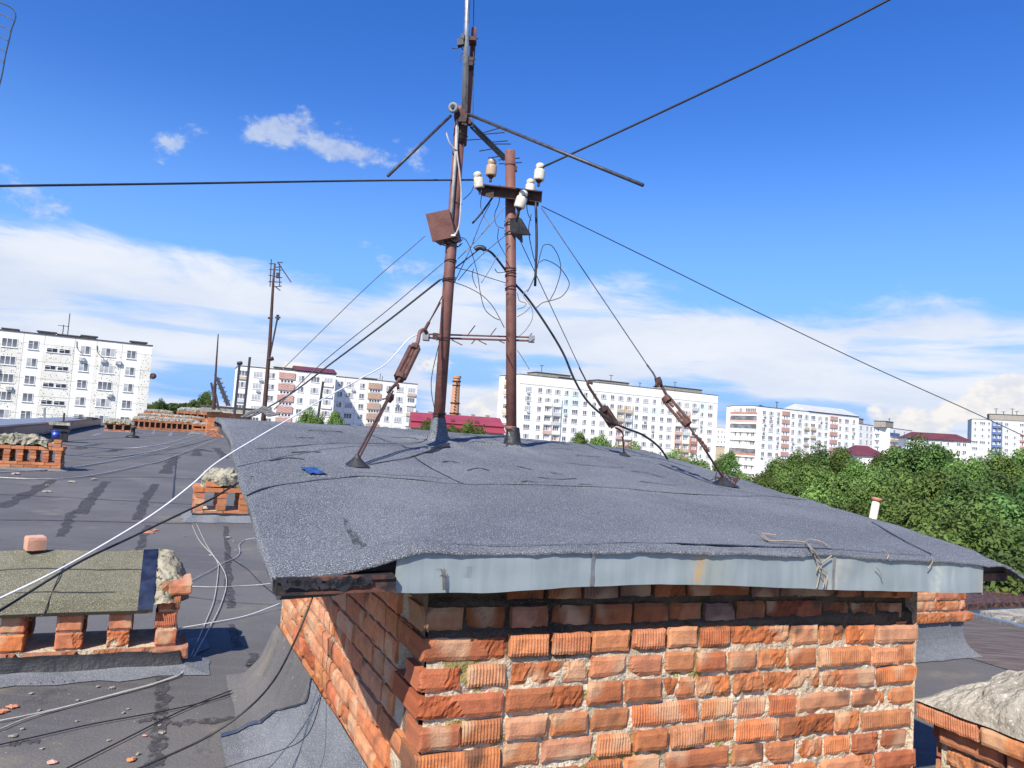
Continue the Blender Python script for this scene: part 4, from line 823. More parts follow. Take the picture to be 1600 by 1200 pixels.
cable('black_cable', 'thin dark wire across the new felt sheet at the foot of the shaft', [P(504, 1080, 3.05), P(490, 1130, 2.82), P(470, 1158, 2.72), P(430, 1175, 2.70), P(380, 1190, 2.66), P(345, 1202, 2.64)], .0020, 'black')
mb = MB(); mb.tube(spline([PL(470, 916, .2)+W*.1, B(-.05, .9, -.42), B(-.03, .5, -.43), B(-.02, .2, -.42)], 6), .006, 6)
tag(smooth_part(mb.build('black_cable', M['black'], None, B(-.05, .9, -.42))), 'black cable tucked along the top of the shaded side wall under the eave', 'cable')
# ------------------------------------------------------------------ near brick vent with the felt covered cap
LF = 2.86
nv = thing('brick_vent', 'near brick vent at left with mossy felt covered cap and a blue black tape band', 'brick vent', B(-.9, 3.05, ZR), 'brick vents on the roof')
def S_(x, y=985): return sl(PL(x, y, LF))[0]
zb = sl(PL(150, 1014, LF))[2]; zc = sl(PL(150, 958, LF))[2]; sR = S_(279)
mb = MB()
pil = [(-165, -125), (-82, -42), (-2, 40), (88, 131), (169, 206), (243, 279)]
ch = (zc-zb)/2
for i, (xa, xb) in enumerate(pil):
    for back in (0, 1):
        for r in range(2 if i < 5 else 3):
            a, b = S_(xa), S_(xb); j = rnd.uniform(-.006, .006); wd = b-a-rnd.uniform(0, .012)
            st = rnd.choice(['smooth', 'half', 'broken', 'smooth']) if i < 5 else rnd.choice(['ribbed', 'smooth'])
            c = rnd.choice([(.47, .155, .07), (.50, .18, .085), (.43, .145, .075), (.52, .2, .10)])
            if i == 2 and r == 0: c = (.60, .19, .06)
            brick_tile(mb, B(a+j, LF+back*.30+rnd.uniform(-.006, .006), zb+r*ch+.004), U, Z, -W, wd, ch-.012, .13 if back else .115, st, c, .006)
for k, xa in enumerate((-160, -60, 40, 150, 222)):                              # low course under the pillars
    brick_tile(mb, B(S_(xa), LF-.015, zb-.075), U, Z, -W, .25, .068, .3, 'half', (.34, .15, .09), .01)
brick_tile(mb, B(S_(245), LF-.005, zb+2*ch+.01+.078), U, Z, -W, .06, .065, .25, 'broken', (.40, .24, .16), .008)
brick_tile(mb, B(S_(258), LF-.012, zb+2*ch+.014+.078), U, Z, -W, S_(294)-S_(258), .062, .30, 'smooth', (.47, .185, .10), .007)
mb.build('brickwork', M['brick'], nv)
mb = MB(); mb.box(B(S_(-170), LF+.012, zb-.17), U*(sR-S_(-170)), W*.40, Z*.165); 
for xa, xb in pil:
    for back in (0, .30): mb.box(B(S_(xa)+.008, LF+back+.012, zb-.005), U*(S_(xb)-S_(xa)-.02), W*.10, Z*(zc-zb+(.09 if xa > 200 else 0)))
mb.build('mortar', M['mortar'], nv)
CP = [(2.84, 962), (2.815, 957), (2.835, 938), (2.86, 926), (2.94, 909), (3.03, 890), (3.12, 873), (3.20, 860)]
cp = [(l, sl(PL(120, y, l))[2]) for l, y in CP]; cp += [(3.30, cp[-1][1]-.03), (3.38, cp[-1][1]-.12), (3.40, cp[-1][1]-.22)]
def capf(sa, sb, off=0., rough=0.):
    def f(x, y):
        s = lerp(sa, sb, x); t = y*(len(cp)-1); i = min(len(cp)-2, int(t)); l = lerp(cp[i][0], cp[i+1][0], t-i); z = lerp(cp[i][1], cp[i+1][1], t-i)
        z += .010*nz(s*2.5, l*3)+.006*math.sin(s*9+l*4)*(1 if y > .3 else .2)+off*.7
        return B(s, l-off*.7, z)
    return f
mb = MB(); sE = S_(236, 910); mb.grid(capf(S_(-170), sE), 60, 30); f = capf(S_(-170), sE)
for x in (0, 1): mb.poly([f(x, k/10) for k in range(11)])
mb.poly([f(0, 0), f(0, 1), f(1, 1), f(1, 0)])
mb.build('felt_cap', M['felt_moss'], nv)
mb = MB(); mb.grid(capf(S_(219, 910), S_(243, 910), .006), 6, 30); mb.build('tape_band', M['tape'], nv)
for yy in (.43, .715):
    mb = MB(); f = capf(S_(-170), S_(222, 910), .002); mb.ribbon([f(k/40, yy/1.43+.01*nz(k*.3, yy)) for k in range(41)], (Z-W).normalized(), .007, 0, .5); mb.build('cap_seam', M['tar'], nv)
mb = MB()
def rough_end(x, y):
    an = y; s = lerp(S_(244, 910), S_(296, 930), x**.8); f = capf(S_(244, 910), S_(296, 930))(x, y); _, l, z = sl(f)
    k = x*x; lm_ = 3.10; zl = cp[0][1]+.055
    l = lerp(l, lm_, .55*k); z = lerp(max(z, zl), zl, .78*k**1.2)
    q = B(s, l, z); return q+V((nz(q.x*14, q.y*14, q.z*14), nz(q.x*13, q.y*14, q.z*15+5), nz(q.x*14, q.y*15, q.z*14+9)))*.013+V((nz(q.x*34, q.y*34, q.z*34), nz(q.x*33, q.y*34, q.z*35+5), nz(q.x*34, q.y*35, q.z*34+9)))*.009
mb.grid(rough_end, 40, 70); mb.poly([rough_end(1, k/20) for k in range(21)]); mb.poly([rough_end(0, k/20)+U*.001 for k in reversed(range(21))])
mb.build('concrete_cap', M['concrete_moss'], nv, smooth=False)
def skirt(mb, s0, s1, l0, l1, zt, run, mz=ZR+.004, wob=.0, sd=1., z1=None, ex=1.6):
    """felt upstand on all four sides"""
    loop = []
    m = 14
    for a, b in (((s0, l0), (s1, l0)), ((s1, l0), (s1, l1)), ((s1, l1), (s0, l1)), ((s0, l1), (s0, l0))):
        for k in range(m): t = k/m; loop.append((lerp(a[0], b[0], t), lerp(a[1], b[1], t)))
    cs_, cl_ = (s0+s1)/2, (l0+l1)/2
    def f(x, y):
        i = int(round(x*len(loop))) % len(loop); s, l = loop[i]
        ds = max(-1, min(1, (s-cs_)/((s1-s0)/2))); dl = max(-1, min(1, (l-cl_)/((l1-l0)/2)))
        e = run*(1-y)**ex*(1+wob*nz(s*6, l*6, sd)); os_ = e*(ds if abs(ds) > .99 else 0); ol = e*(dl if abs(dl) > .99 else 0)
        return B(s+os_, l+ol, lerp(mz, zt+wob*.02*nz(s*8, l*8, sd), y))
    mb.grid(f, len(loop), 6)
mb = MB(); skirt(mb, S_(-170), sR+.01, LF-.02, LF+.43, zb-.085, .16, ZR+.005, .5); mb.build('flashing', M['felt_new'], nv)
mb = MB(); skirt(mb, S_(-170), sR+.014, LF-.026, LF+.44, zb-.022, .030, zb-.115, .9, 4.); mb.build('tar_band', M['tar'], nv)
for xa in (85, 100, 118, 135, 148):
    mb = MB(); a = S_(xa); mb.ribbon(spline([B(a, LF-.05, zb-.10), B(a-.01, LF-.085, zb-.125), B(a-.045, LF-.12, zb-.15), B(a-.07, LF-.17, ZR+.016)], 5), (Z-W*.8).normalized(), .014, 0, .8); mb.build('tar_drip', M['tar'], nv)
f = capf(S_(-170), sE, .006); xs = (S_(88, 900)-S_(-170))/(sE-S_(-170))
cable('tie_wire', 'black tie wire knotted over the middle of the felt covered vent cap', [f(xs+.02, .75), f(xs+.01, .5), f(xs-.005, .35), f(xs-.02, .18), f(xs-.03, .06)+W*-.01, f(xs-.045, .02)-W*.015], .003, 'black', 6, 'wire')
mb = MB(); bp = f((S_(40, 866)-S_(-170))/(sE-S_(-170)), .70)
q = [(0, .050), (.003, .054), (.06, .055), (.075, .052), (.078, .046)]
a_ = (U*.9+W*.3).normalized(); b_ = Z.cross(a_)
def lb(x, y):
    an = 2*math.pi*x; c_, s_ = math.cos(an), math.sin(an); k = 1/max(abs(c_), abs(s_))**.8; h, r = interp([(i/4, w_[0]) for i, w_ in enumerate(q)], y), interp([(i/4, w_[1]) for i, w_ in enumerate(q)], y)
    return bp+a_*c_*r*k*.92+b_*s_*r*k+Z*(h+.004*nz(c_*3, s_*3, y*3)-.004)
mb.grid(lb, 32, 8, 0, lambda x, y: (.55, .30, .20)); mb.poly([lb(k/32, 1) for k in range(32)], 0, (.58, .34, .25))
tag(mb.build('loose_brick', M['brick'], None, bp), 'broken half brick standing loose on top of the felt covered vent cap', 'brick')
# ------------------------------------------------------------------ other vents
def vent(label, xl, xr, l, ys, yx, npil, low, pilc, capmat, k=1., dep=.62, capover=.05, lint=True, extra=None, capfrac=(0, 1), mound=.35):
    zz = [sl(PL(yx, y, l))[2] for y in ys]; s0, s1 = sl(PL(xl, ys[1], l))[0], sl(PL(xr, ys[1], l))[0]
    t = thing('brick_vent', label, 'brick vent', B((s0+s1)/2, l+dep/2, ZR), 'brick vents on the roof'); zg, z1, z2, z3, z4 = zz
    mb = MB(); Ls = s1-s0
    def bx(a, n, o, la, z0, z1, rows, off=0): 
        c = (z1-z0)/rows; brick_panel(mb, o, a, n, la, z0, rows, c, .258, k, .006, off)
    bx(U, -W, B(s0, l, 0), Ls, zg, z1, low); bx(-W, -U, B(s0, l+dep, 0), dep, zg, z1, low); bx(W, U, B(s1, l, 0), dep, zg, z1, low); bx(-U, W, B(s1, l+dep, 0), Ls, zg, z1, low)
    pw = .125; st = (Ls-pw)/(npil-1); c = (z2-z1)/pilc
    for i in range(npil):
        for ll, nn in ((l, -W), (l+dep-.12, -W)):
            for r in range(pilc): mb.box(B(s0+i*st+rnd.uniform(-.006, .006), ll+rnd.uniform(-.005, .005), z1+r*c), U*(pw-rnd.uniform(0, .012)), W*.12, Z*(c-.012), 0, bcol(k), .004)
    bx(U, -W, B(s0-.02, l-.012, 0), Ls+.04, z2, z3, 1, 1); bx(-W, -U, B(s0-.02, l+dep, 0), dep, z2, z3, 1); bx(W, U, B(s1+.02, l, 0), dep, z2, z3, 1)
    mb.build('brickwork', M['brick'], t)
    mb = MB(); mb.box(B(s0+.02, l+.02, zg), U*(Ls-.04), W*(dep-.04), Z*(z1-zg-.012))
    for i in range(npil):
        for ll in (l+.012, l+dep-.11): mb.box(B(s0+i*st+.008, ll, z1-.02), U*(pw-.02), W*.096, Z*(z2-z1+.03))
    mb.box(B(s0, l+.01, z2+.004), U*Ls, W*(dep-.03), Z*(z3-z2-.02)); mb.build('mortar', M['mortar'], t)
    if l > 50: mb = MB(); mb.box(B(s0+.1, l+dep*.4, z1-.02), U*(Ls-.2), W*dep*.2, Z*(z2-z1+.03)); mb.build('dark_core', M['tar'], t)  # black core added to darken the openings like a shaded interior
    mb = MB(); c0, c1 = lerp(s0, s1, capfrac[0])-capover, lerp(s0, s1, capfrac[1])+capover; hc = z4-z3
    def cf(x, y):
        s = lerp(c0, c1, x); an = math.pi*y; ll = l+dep/2-(dep/2+capover)*math.cos(an); hz = hc*(math.sin(an)**mound)*(1-abs(2*x-1)**6*.6)
        q = B(s, ll, z3+hz); g = .10*hc; amp = min(.06, g*2.6); return q+V((nz(q.x*5, q.y*5, q.z*5), nz(q.x*5+7, q.y*5, q.z*5), 1.3*nz(q.x*5, q.y*5+7, q.z*5)))*amp+V((nz(q.x*16, q.y*16, q.z*16), nz(q.x*16+7, q.y*16, q.z*16), nz(q.x*16, q.y*16+7, q.z*16)))*amp*.8
    mb.grid(cf, 80, 26); mb.poly([cf(0, i/20) for i in range(21)]); mb.poly([cf(1, i/20) for i in reversed(range(21))]); mb.build('cap', M[capmat], t)
    mb = MB(); skirt(mb, s0-.01, s1+.01, l-.015, l+dep+.01, zg+.06, .14, ZR+.006, .5, l); mb.build('flashing', M['felt_new'], t)
    if extra: extra(t, s0, s1, l, zz)
    return t, s0, s1, zz
def midx(t, s0, s1, l, zz):
    mb = MB()
    for a, b, z in ((s0+.12, .2, zz[3]),): simple_brick(mb, B(a, l-.02, z+.004), U, Z, -W, b, .07, .12)
    mb.build('loose_course', M['brick'], t)
    mb = MB(); skirt(mb, s0-.02, s1+.02, l-.03, l+.64, zz[0]+.05, .02, zz[0]-.04, .9, 6.); mb.build('tar_band', M['tar'], t)
vent('small brick vent with two dark openings and pale concrete top by the felt roof', 303, 387, 9.45, (808, 797, 769, 761, 737), 340, 3, 2, 3, 'concrete_moss', 1.05, .7, .0, True, midx, (.12, 1))
def leftx(t, s0, s1, l, zz):
    mb = MB()
    for j in range(2):
        for i in range(1-j+1): simple_brick(mb, B(s1-.28+.0*i+j*.1, l-.01, zz[3]+j*.08+.003), U, Z, -W, .25-.1*j, .07, .25)
    mb.build('loose_course', M['brick'], t)
_, s0_, s1_, zz_ = vent('brick vent with open pillars and rough concrete top under a blue bucket, left edge', -60, 95, 18.05, (735, 721, 702, 696, 681), 45, 8, 3, 4, 'concrete_moss', 1.1, .8, .0, True, leftx, (0, .84))
bk = PL(87, 684, 18.3)
bt = thing('bucket', 'small blue plastic bucket standing on the end of the left brick vent', 'bucket', bk)
mb = MB(); mb.lathe(bk-Z*.01, Z, [(0, .072), (.15, .092)], 18); mb.lathe(bk+Z*.14, Z, [(0, .094), (.012, .098), (.02, .098), (.022, .092)], 18); smooth_part(mb.build('pail', M['blue_plastic'], bt))
mb = MB(); mb.tube(spline([bk+V((-.095, 0, .14)), bk+V((-.06, -.06, .10)), bk+V((0, -.09, .085)), bk+V((.06, -.06, .10)), bk+V((.095, 0, .14))], 5), .004, 5); mb.build('handle', M['galv'], bt)
# dark shaft with a brown slab
p0 = G(79, 690); ds = thing('vent_shaft', 'black vent shaft with a brown slab and stub pipe behind the blue bucket', 'vent shaft', p0)
s_, l_, _ = sl(p0); wd = sl(PL(104, 688, l_))[0]-s_; ht = PL(90, 664, l_).z
mb = MB(); mb.box(B(s_, l_, ZR), U*wd, W*wd, Z*(ht-ZR), 0, (1, 1, 1), .02); mb.box(B(s_-.05, l_-.05, ht-.25), U*(wd+.1), W*(wd+.1), Z*.10, 0, (1, 1, 1), .02); mb.build('shaft', M['tar'], ds)
mb = MB(); mb.box(B(s_-.12, l_-.10, ht+.002), U*(wd+.2), W*(wd+.2), Z*.11, 0, (1, 1, 1), .03); mb.build('slab', M['concrete'], ds)
mb = MB(); mb.tube([B(s_+wd*.62, l_+.3, ht), B(s_+wd*.62, l_+.3, PL(96, 645, l_).z)], .04, 8); mb.build('stub_pipe', M['rust_dark'], ds)
mb = MB(); q = B(LB-.7, 30, 0); q = PS(70, 660, LB-.8); mb.tube([q-Z*.4, P(70, 637, q.y)], .055, 8); tag(mb.build('vent_pipe', M['galv'], None, q), 'thin grey pipe standing on the left roof parapet before the white block', 'pipe')
# far vents
vent('far brick vent with mossy rounded top, leftmost of the far row', 163, 207, 57, (675, 671.5, 664, 662, 655), 185, 4, 1, 3, 'concrete_moss', .95, 1.0, .08, True, None, (0, 1), .6)
k = .78
vent('long reddish far brick vent with a row of dark openings behind the mossy one', 206, 311, 70, (674, 669, 661, 657.5, 652), 258, 13, 2, 2, 'brick_rubble' if 0 else 'concrete', k, 1.0, .0)
vent('crumbling far brick vent, second row behind the long reddish one', 214, 318, 80, (670, 661, 654, 650, 647), 258, 12, 2, 2, 'concrete', k, 1.0, .0)
vent('pale far brick vent top standing highest of the crumbling rows', 224, 270, 92, (668, 652, 646, 643.5, 640), 245, 6, 3, 2, 'concrete', .85, 1.0, .0)
vent('far rubble topped brick vent right of the pale one, below the distant tree', 276, 330, 90, (668, 652, 647, 643, 637), 300, 6, 3, 2, 'concrete', .9, 1.2, .0)
vent('small far brick vent half hidden by the grey tar drum', 300, 346, 64, (676, 670, 667, 664, 661), 325, 4, 2, 2, 'concrete', .95, .9, .0)
# roof exit with concrete slab
l_ = 60; a = PL(323, 672, l_); s_ = sl(a)[0]; s2 = sl(PL(392, 660, l_))[0]; zt = sl(PL(355, 645, l_))[2]
ex = thing('roof_exit', 'low orange brick roof hut with a thick grey concrete slab behind the felt roof', 'roof hut', B((s_+s2)/2, l_+1, ZR))
mb = MB(); rows = int((zt-ZR)/.15); brick_panel(mb, B(s_, l_, 0), U, -W, s2-s_, ZR, rows, .152, .5, 1.1, .01); brick_panel(mb, B(s_, l_+2.2, 0), -W, -U, 2.2, ZR, rows, .152, .5, 1.1, .01); mb.build('brick_wall', M['brick'], ex)
mb = MB(); mb.box(B(s_+.05, l_+.05, ZR), U*(s2-s_-.1), W*2.1, Z*(zt-ZR-.01)); mb.build('mortar', M['mortar'], ex)
mb = MB(); th = .34; mb.box(B(s_-.45, l_-.3, zt+.04), U*(s2-s_+1.0), W*2.8, Z*th, 0, (1, 1, 1), .03); mb.build('slab', M['concrete'], ex)
mb = MB(); mb.box(B(s_-.5, l_-.35, zt+.045+th), U*(s2-s_+1.1), W*2.9, Z*.08, 0, (1, 1, 1), .03); mb.build('slab_felt', M['tar_worn'], ex)
q = G(341, 679); mb = MB(); r_ = 6.5*q.y/1190; mb.lathe(q+Z*r_-U*.45, U+W*.2, [(0, r_*.9), (.02, r_), (.3, r_*.97), (.6, r_), (.85, r_), (.87, r_*.9)], 16)
tag(smooth_part(mb.build('tar_drum', M['tar'], None, q)), 'black drum lying on its side behind the left corner of the felt roof', 'drum')
q = G(314, 677); mb = MB(); mb.box(q, U*1.4, W*.6, Z*.9, 0, (1, 1, 1), .08); mb.box(q+U*1.2, U*1.0, W*.5, Z*.7, 0, (1, 1, 1), .08); tag(mb.build('felt_pile', M['felt_new'], None, q), 'pile of grey felt pieces beside the lying black drum', 'felt pile')
q = G(207, 684); mb = MB(); mb.lathe(q, Z, [(0, .4), (.12, .3), (.14, .12), (.5, .1), (.52, .16), (.62, .16)], 12); tag(smooth_part(mb.build('roof_drain', M['tar'], None, q)), 'small black vent cone on the tar roof before the mossy far vent', 'vent cone')
# ------------------------------------------------------------------ right side: near chimney and vent
c0 = P(1437, 1103, 3.08); s_, l_, z_ = sl(c0)
ch = thing('brick_chimney', 'near brick chimney with bulging cracked concrete top in the lower right corner', 'chimney', B(s_+.4, l_-.5, ZR))
mb = MB(); zt = z_+.02
for r in range(5):
    inset = (0, .04, .06, .055, .06)[r]; x = l_+(.02 if r == 0 else -.03-.02*r) - 0
    while x > l_-1.6:
        Lb = .25 if r == 0 or rnd.random() < .7 else .12
        brick_tile(mb, B(s_+inset+rnd.uniform(-.008, .008), x, zt-(r+1)*.073+rnd.uniform(-.004, .004)), -W, (Z+W*.05).normalized(), -U, Lb, .060, .14, 'ribbed' if (r == 0 and x > l_-.1) else rnd.choice(['smooth', 'half', 'smooth']), bcol(1.0), .008, .003); x -= Lb+rnd.uniform(.012, .02)
    for k in range(3): brick_tile(mb, B(s_+inset+.29+k*.27, l_, zt-(r+1)*.073), -U, Z, W, .25, .060, .12, 'smooth', bcol(), .02)
mb.build('brickwork', M['brick'], ch)
mb = MB(); mb.box(B(s_+.08, l_-1.6, ZR), U*.8, W*1.56, Z*(zt-ZR-.012)); mb.build('mortar', M['mortar'], ch)
mb = MB()
def dome(x, y):
    s = s_-.0+.95*x; l = l_+.03-1.65*y; e = min(1, min(x, 1-x)/.30); e2 = min(1, min(y, 1-y)/.40); h = .255*(math.sin(e*math.pi/2)**.7)*(math.sin(e2*math.pi/2)**.8)
    q = B(s, l, zt-.004+h); return q+Z*(.035*nz(s*4, l*4, 3)+.018*nz(s*13, l*13)+.012*nz(s*34, l*34))*min(1, h*14)+U*.012*nz(l*9, s*9)
mb.grid(dome, 70, 110); mb.build('concrete_top', M['concrete'], ch, smooth=False)
for pts in ([(.22, .30), (.30, .36), (.33, .45), (.45, .52), (.5, .6)], [(.3, .36), (.42, .30), (.6, .28)], [(.08, .42), (.2, .46), (.33, .45)]):
    mb = MB(); mb.ribbon([dome(*p)+Z*.004 for p in pts], (Z-U*.4).normalized(), .007, 0, .9); mb.build('crack', M['tar_worn'], ch)
a = PL(1438, 1028, 2.0); s_, l_, _ = sl(a); b = PL(1500, 1030, l_); s2 = sl(b)[0]; z1 = sl(PL(1470, 970, l_))[2]; z2 = sl(PL(1470, 905, l_))[2]; s_ -= .5
rv = thing('brick_vent', 'brick vent with grey felt lower half behind the right end of the fascia', 'brick vent', B((s_+s2)/2, l_+.3, ZR), 'brick vents on the roof')
mb = MB(); n_ = 6; c = .075
for r in range(n_):
    x = s_
    while x < s2-.02:
        Lb = rnd.choice([.25, .12, .25]); Lb = min(Lb, s2+(.09 if r == 0 else .03)-x); brick_tile(mb, B(x, l_-(.05 if r == 0 else .02)+rnd.uniform(-.006, .006), z1+r*c+(.012 if r > 0 else 0)), U, Z, -W, Lb, .064, .12, rnd.choice(['smooth', 'half', 'broken']), bcol(1.05), .016); x += Lb+.012
    for k in range(2): simple_brick(mb, B(s2+.03, l_+.02+k*.27, z1+r*c), W, Z, U, .25, .062, .1)
mb.build('brickwork', M['brick'], rv)
mb = MB(); mb.box(B(s_, l_, ZR), U*(s2-s_), W*.6, Z*(z1+n_*c-ZR)); mb.build('mortar', M['mortar'], rv)
mb = MB(); skirt(mb, s_, s2+.01, l_-.015, l_+.62, z1-.005, .09, ZR+.006, .25, 1., None, 4); mb.build('flashing', M['felt'], rv)
mb = MB(); mb.box(B(s_, l_-.05, z1+n_*c), U*(s2-s_+.1), W*.75, Z*.09, 0, (1, 1, 1), .01); mb.build('cap', M['concrete'], rv)
q = P(1368, 790, 7.0); vp = thing('vent_pipe', 'cream plastic vent pipe with an orange rim sticking up behind the felt roof', 'pipe', V((q.x, q.y, ZR)))
t_ = P(1369.5, 781, 7.0); mb = MB(); mb.tube([V((q.x-.17, q.y, ZR)), t_], .034, 16); smooth_part(mb.build('pipe', M['white_plastic'], vp))
mb = MB(); mb.lathe(t_-Z*.01, t_-V((q.x-.17, q.y, ZR)), [(0, .036), (.002, .046), (.022, .047), (.03, .044), (.031, .03)], 16); smooth_part(mb.build('rim', M['orange'], vp))
# ------------------------------------------------------------------ rubble on the roof
def chip(x, y, r, mat, lab, grp, cat, c=(1, 1, 1)):
    mb = MB(); r *= .62 if y > 800 else .5; p = G(x, y, ZR+.004); sd = rnd.uniform(0, 99); ang = rnd.uniform(0, 3)
    def f(a, b):
        an = 2*math.pi*a; ph = math.pi*b; q = V((math.cos(an)*math.sin(ph)*1.3, math.sin(an)*math.sin(ph), math.cos(ph)*.38)); k = 1+.8*nz(q.x*1.6+sd, q.y*1.6, q.z*1.6)
        q = q*k*r; return p+V((q.x*math.cos(ang)-q.y*math.sin(ang), q.x*math.sin(ang)+q.y*math.cos(ang), q.z+r*.25))
    mb.grid(f, 10, 6, 0, lambda a, b: c); tag(mb.build('rubble_piece' if 'brick' not in lab else 'brick_fragment', M[mat], None, p), lab, cat, grp)
for x, y, r in ((153, 1073, .016), (122, 1094, .013), (62, 1110, .014), (193, 1114, .013), (253, 1145, .022), (250, 1133, .012), (22, 1150, .02), (120, 1127, .012), (35, 1139, .013), (216, 1178, .015), (170, 1157, .012), (175, 1075, .02), (48, 1084, .016), (330, 868, .03), (358, 840, .04), (365, 846, .02), (356, 846, .02), (147, 750, .10), (113, 754, .12), (74, 759, .07), (150, 1012, .02), (288, 838, .02), (200, 1108, .012), (65, 1170, .012), (368, 860, .02)):
    chip(x, y, r, 'concrete', 'small pale chip of mortar lying on the old tar roof', 'mortar chips on the roof', 'rubble')
chip(20, 1105, .03, 'brick', 'flat orange brick fragment before the near vent flashing, right one of a pair', None, 'brick fragment', (.55, .22, .12))
chip(4, 1113, .03, 'brick', 'flat orange brick fragment at the left edge of the roof, left one of a pair', None, 'brick fragment', (.55, .22, .12))
chip(205, 1188, .026, 'brick', 'orange brick fragment on the dark tar stroke at the bottom', None, 'brick fragment', (.56, .24, .10))
chip(82, 1192, .024, 'brick', 'pinkish brick fragment near the bottom left corner of the roof', None, 'brick fragment', (.60, .33, .26))
chip(226, 1150, .013, 'brick', 'tiny pink brick crumb beside the vertical tar stroke', None, 'brick fragment', (.6, .3, .22))
chip(232, 833, .075, 'brick', 'broken red brick lying flat on the roof beyond the felt covered vent', None, 'brick fragment', (.40, .17, .11)); chip(243, 829, .05, 'brick', 'red brick crumb beside the broken red brick on the open roof', None, 'brick fragment', (.42, .18, .11))
chip(75, 769, .10, 'concrete', 'pile of white crumbs at the foot of the left brick vent', None, 'rubble'); chip(25, 741, .12, 'concrete', 'pale lump of mortar left of the white crumbs by the left vent', None, 'rubble')
# ------------------------------------------------------------------ antennas on the far roof
def pole(mbk, a, b, r0_, r1_): mbk.tube([a, b], [r0_, r1_], 8)
fa = thing('antenna_mast', 'far thin antenna mast with a comb of rods on top, before the chevron block', 'antenna mast', P(411, 690, 14))
mb = MB(); mb.tube([P(408, 690, 14), P(413, 640, 14), P(421, 545, 14), P(427, 440, 14), P(429.5, 412, 14)], [.048, .042, .033, .022, .017], 10); smooth_part(mb.build('pole', M['rust_dark'], fa))
mb = MB(); mb.tube([P(421, 560, 14), P(434, 495, 14)], .016, 6); mb.tube([P(430, 496, 14), P(438, 496, 14)], .02, 6); mb.tube([P(434, 500, 14), P(434, 492, 14)], .028, 6); mb.build('side_rod', M['wire'], fa)
mb = MB(); mb.tube([P(418, 562, 14), P(427, 560, 14)], .04, 6); mb.tube([P(419, 497, 14), P(426, 496, 14)], .022, 6); mb.build('clamp', M['rust_dark'], fa)
for pts in ([(434, 410), (455, 441)], [(424, 405), (422, 448)], [(431, 418), (440, 416)], [(437, 412), (437, 447)], [(430, 448), (440, 447)], [(433, 410), (442, 410)], [(429, 447), (438, 454)], [(421, 412), (430, 412)], [(420, 430), (441, 434)], [(420, 440), (440, 441)], [(421, 421), (440, 422)]):
    mb = MB(); mb.tube([P(x, y, 14) for x, y in pts], .010, 5); mb.build('antenna_rod', M['wire'], fa)
mb = MB(); mb.box(P(431, 434, 14), V((.05, 0, 0)), V((0, .05, 0)), V((0, 0, .10))); mb.build('antenna_box', M['black'], fa)
lt = thing('antenna_mast', 'far spindly mast with lattice braces standing beside the round distant tree', 'antenna mast', P(334, 640, 50))
mb = MB(); mb.tube([P(333.5, 640, 50), P(336, 600, 50)], [.13, .11], 8); mb.tube([P(336, 600, 50), P(338.5, 560, 50), P(341, 522, 50)], [.08, .06, .035], 8); mb.build('pole', M['rust_dark'], lt)
for pts in ([(336, 585), (355, 634)], [(340, 590), (359, 634)], [(333, 632), (336, 600)], [(342, 640), (336, 612)], [(330, 598), (334, 620)]):
    mb = MB(); mb.tube([P(x, y, 50) for x, y in pts], .07, 6); mb.build('brace', M['wire'], lt)
for k in range(6): mb = MB(); a = lerp(V((336, 585, 0)), V((355, 634, 0)), .15+.14*k); mb.tube([P(a.x-3, a.y+1, 50), P(a.x+7, a.y-1, 50)], .045, 5); mb.build('rung', M['wire'], lt)
for xb, yb, xt, yt, lab in ((366, 650, 374.5, 567, 'far bare pole with a small cross bar, left of the two before the white block'), (380, 655, 390.5, 558, 'far bare thin pole right of the cross bar pole'), (497, 652, 505, 596, 'thin rod standing before the white block with brown panels')):
    t = thing('roof_pole', lab, 'pole', P(xb, yb, 45)); mb = MB(); mb.tube([P(xb, yb, 45), P(xt, yt, 45)], .075, 6); mb.build('pole', M['wire'], t)
    if 'cross' in lab: mb = MB(); mb.tube([P(371, 568, 45), P(378, 567, 45)], .12, 6); mb.build('cross_bar', M['wire'], t)
q = P(412, 646, 13.6)
mb = MB()
for i in range(10): mb.tube(spline([P(380+rnd.uniform(-4, 4), 652, 13.6), P(395+rnd.uniform(-3, 3), 646+rnd.uniform(-4, 4), 13.6), P(409, 642+rnd.uniform(-6, 7), 13.6), P(418, 646+rnd.uniform(-8, 6), 13.6), P(430+rnd.uniform(-3, 6), 648, 13.6)], 5), .014, 4)
tag(mb.build('wire_bundle', M['grey_cable'], None, q), 'tangled wire bundle wound round the foot of the far antenna mast', 'wire bundle')
# curved grid antenna in the top left corner
ga = thing('grid_antenna', 'thin wire ladder shaped antenna curving down the top left corner of the sky', 'antenna', P(2, 130, 6))
mb = MB(); mb.tube(spline([P(-40, -10, 6), P(21, 15, 6), P(17, 50, 6), P(9, 85, 6), P(0, 130, 6), P(-20, 190, 6)], 6), .0055, 5); mb.build('rail', M['wire'], ga)
mb = MB(); mb.tube(spline([P(-70, -25, 6), P(-50, 40, 6), P(-52, 80, 6), P(-60, 130, 6)], 6), .0055, 5); mb.build('rail', M['wire'], ga)
for x, y in ((19, 31), (16, 48), (12, 64), (9, 82), (6, 98)): mb = MB(); mb.tube(spline([P(x, y, 6), P(x-15, y-8, 6), P(x-68, y-22, 6)], 5), .0045, 5); mb.build('rung', M['wire'], ga)
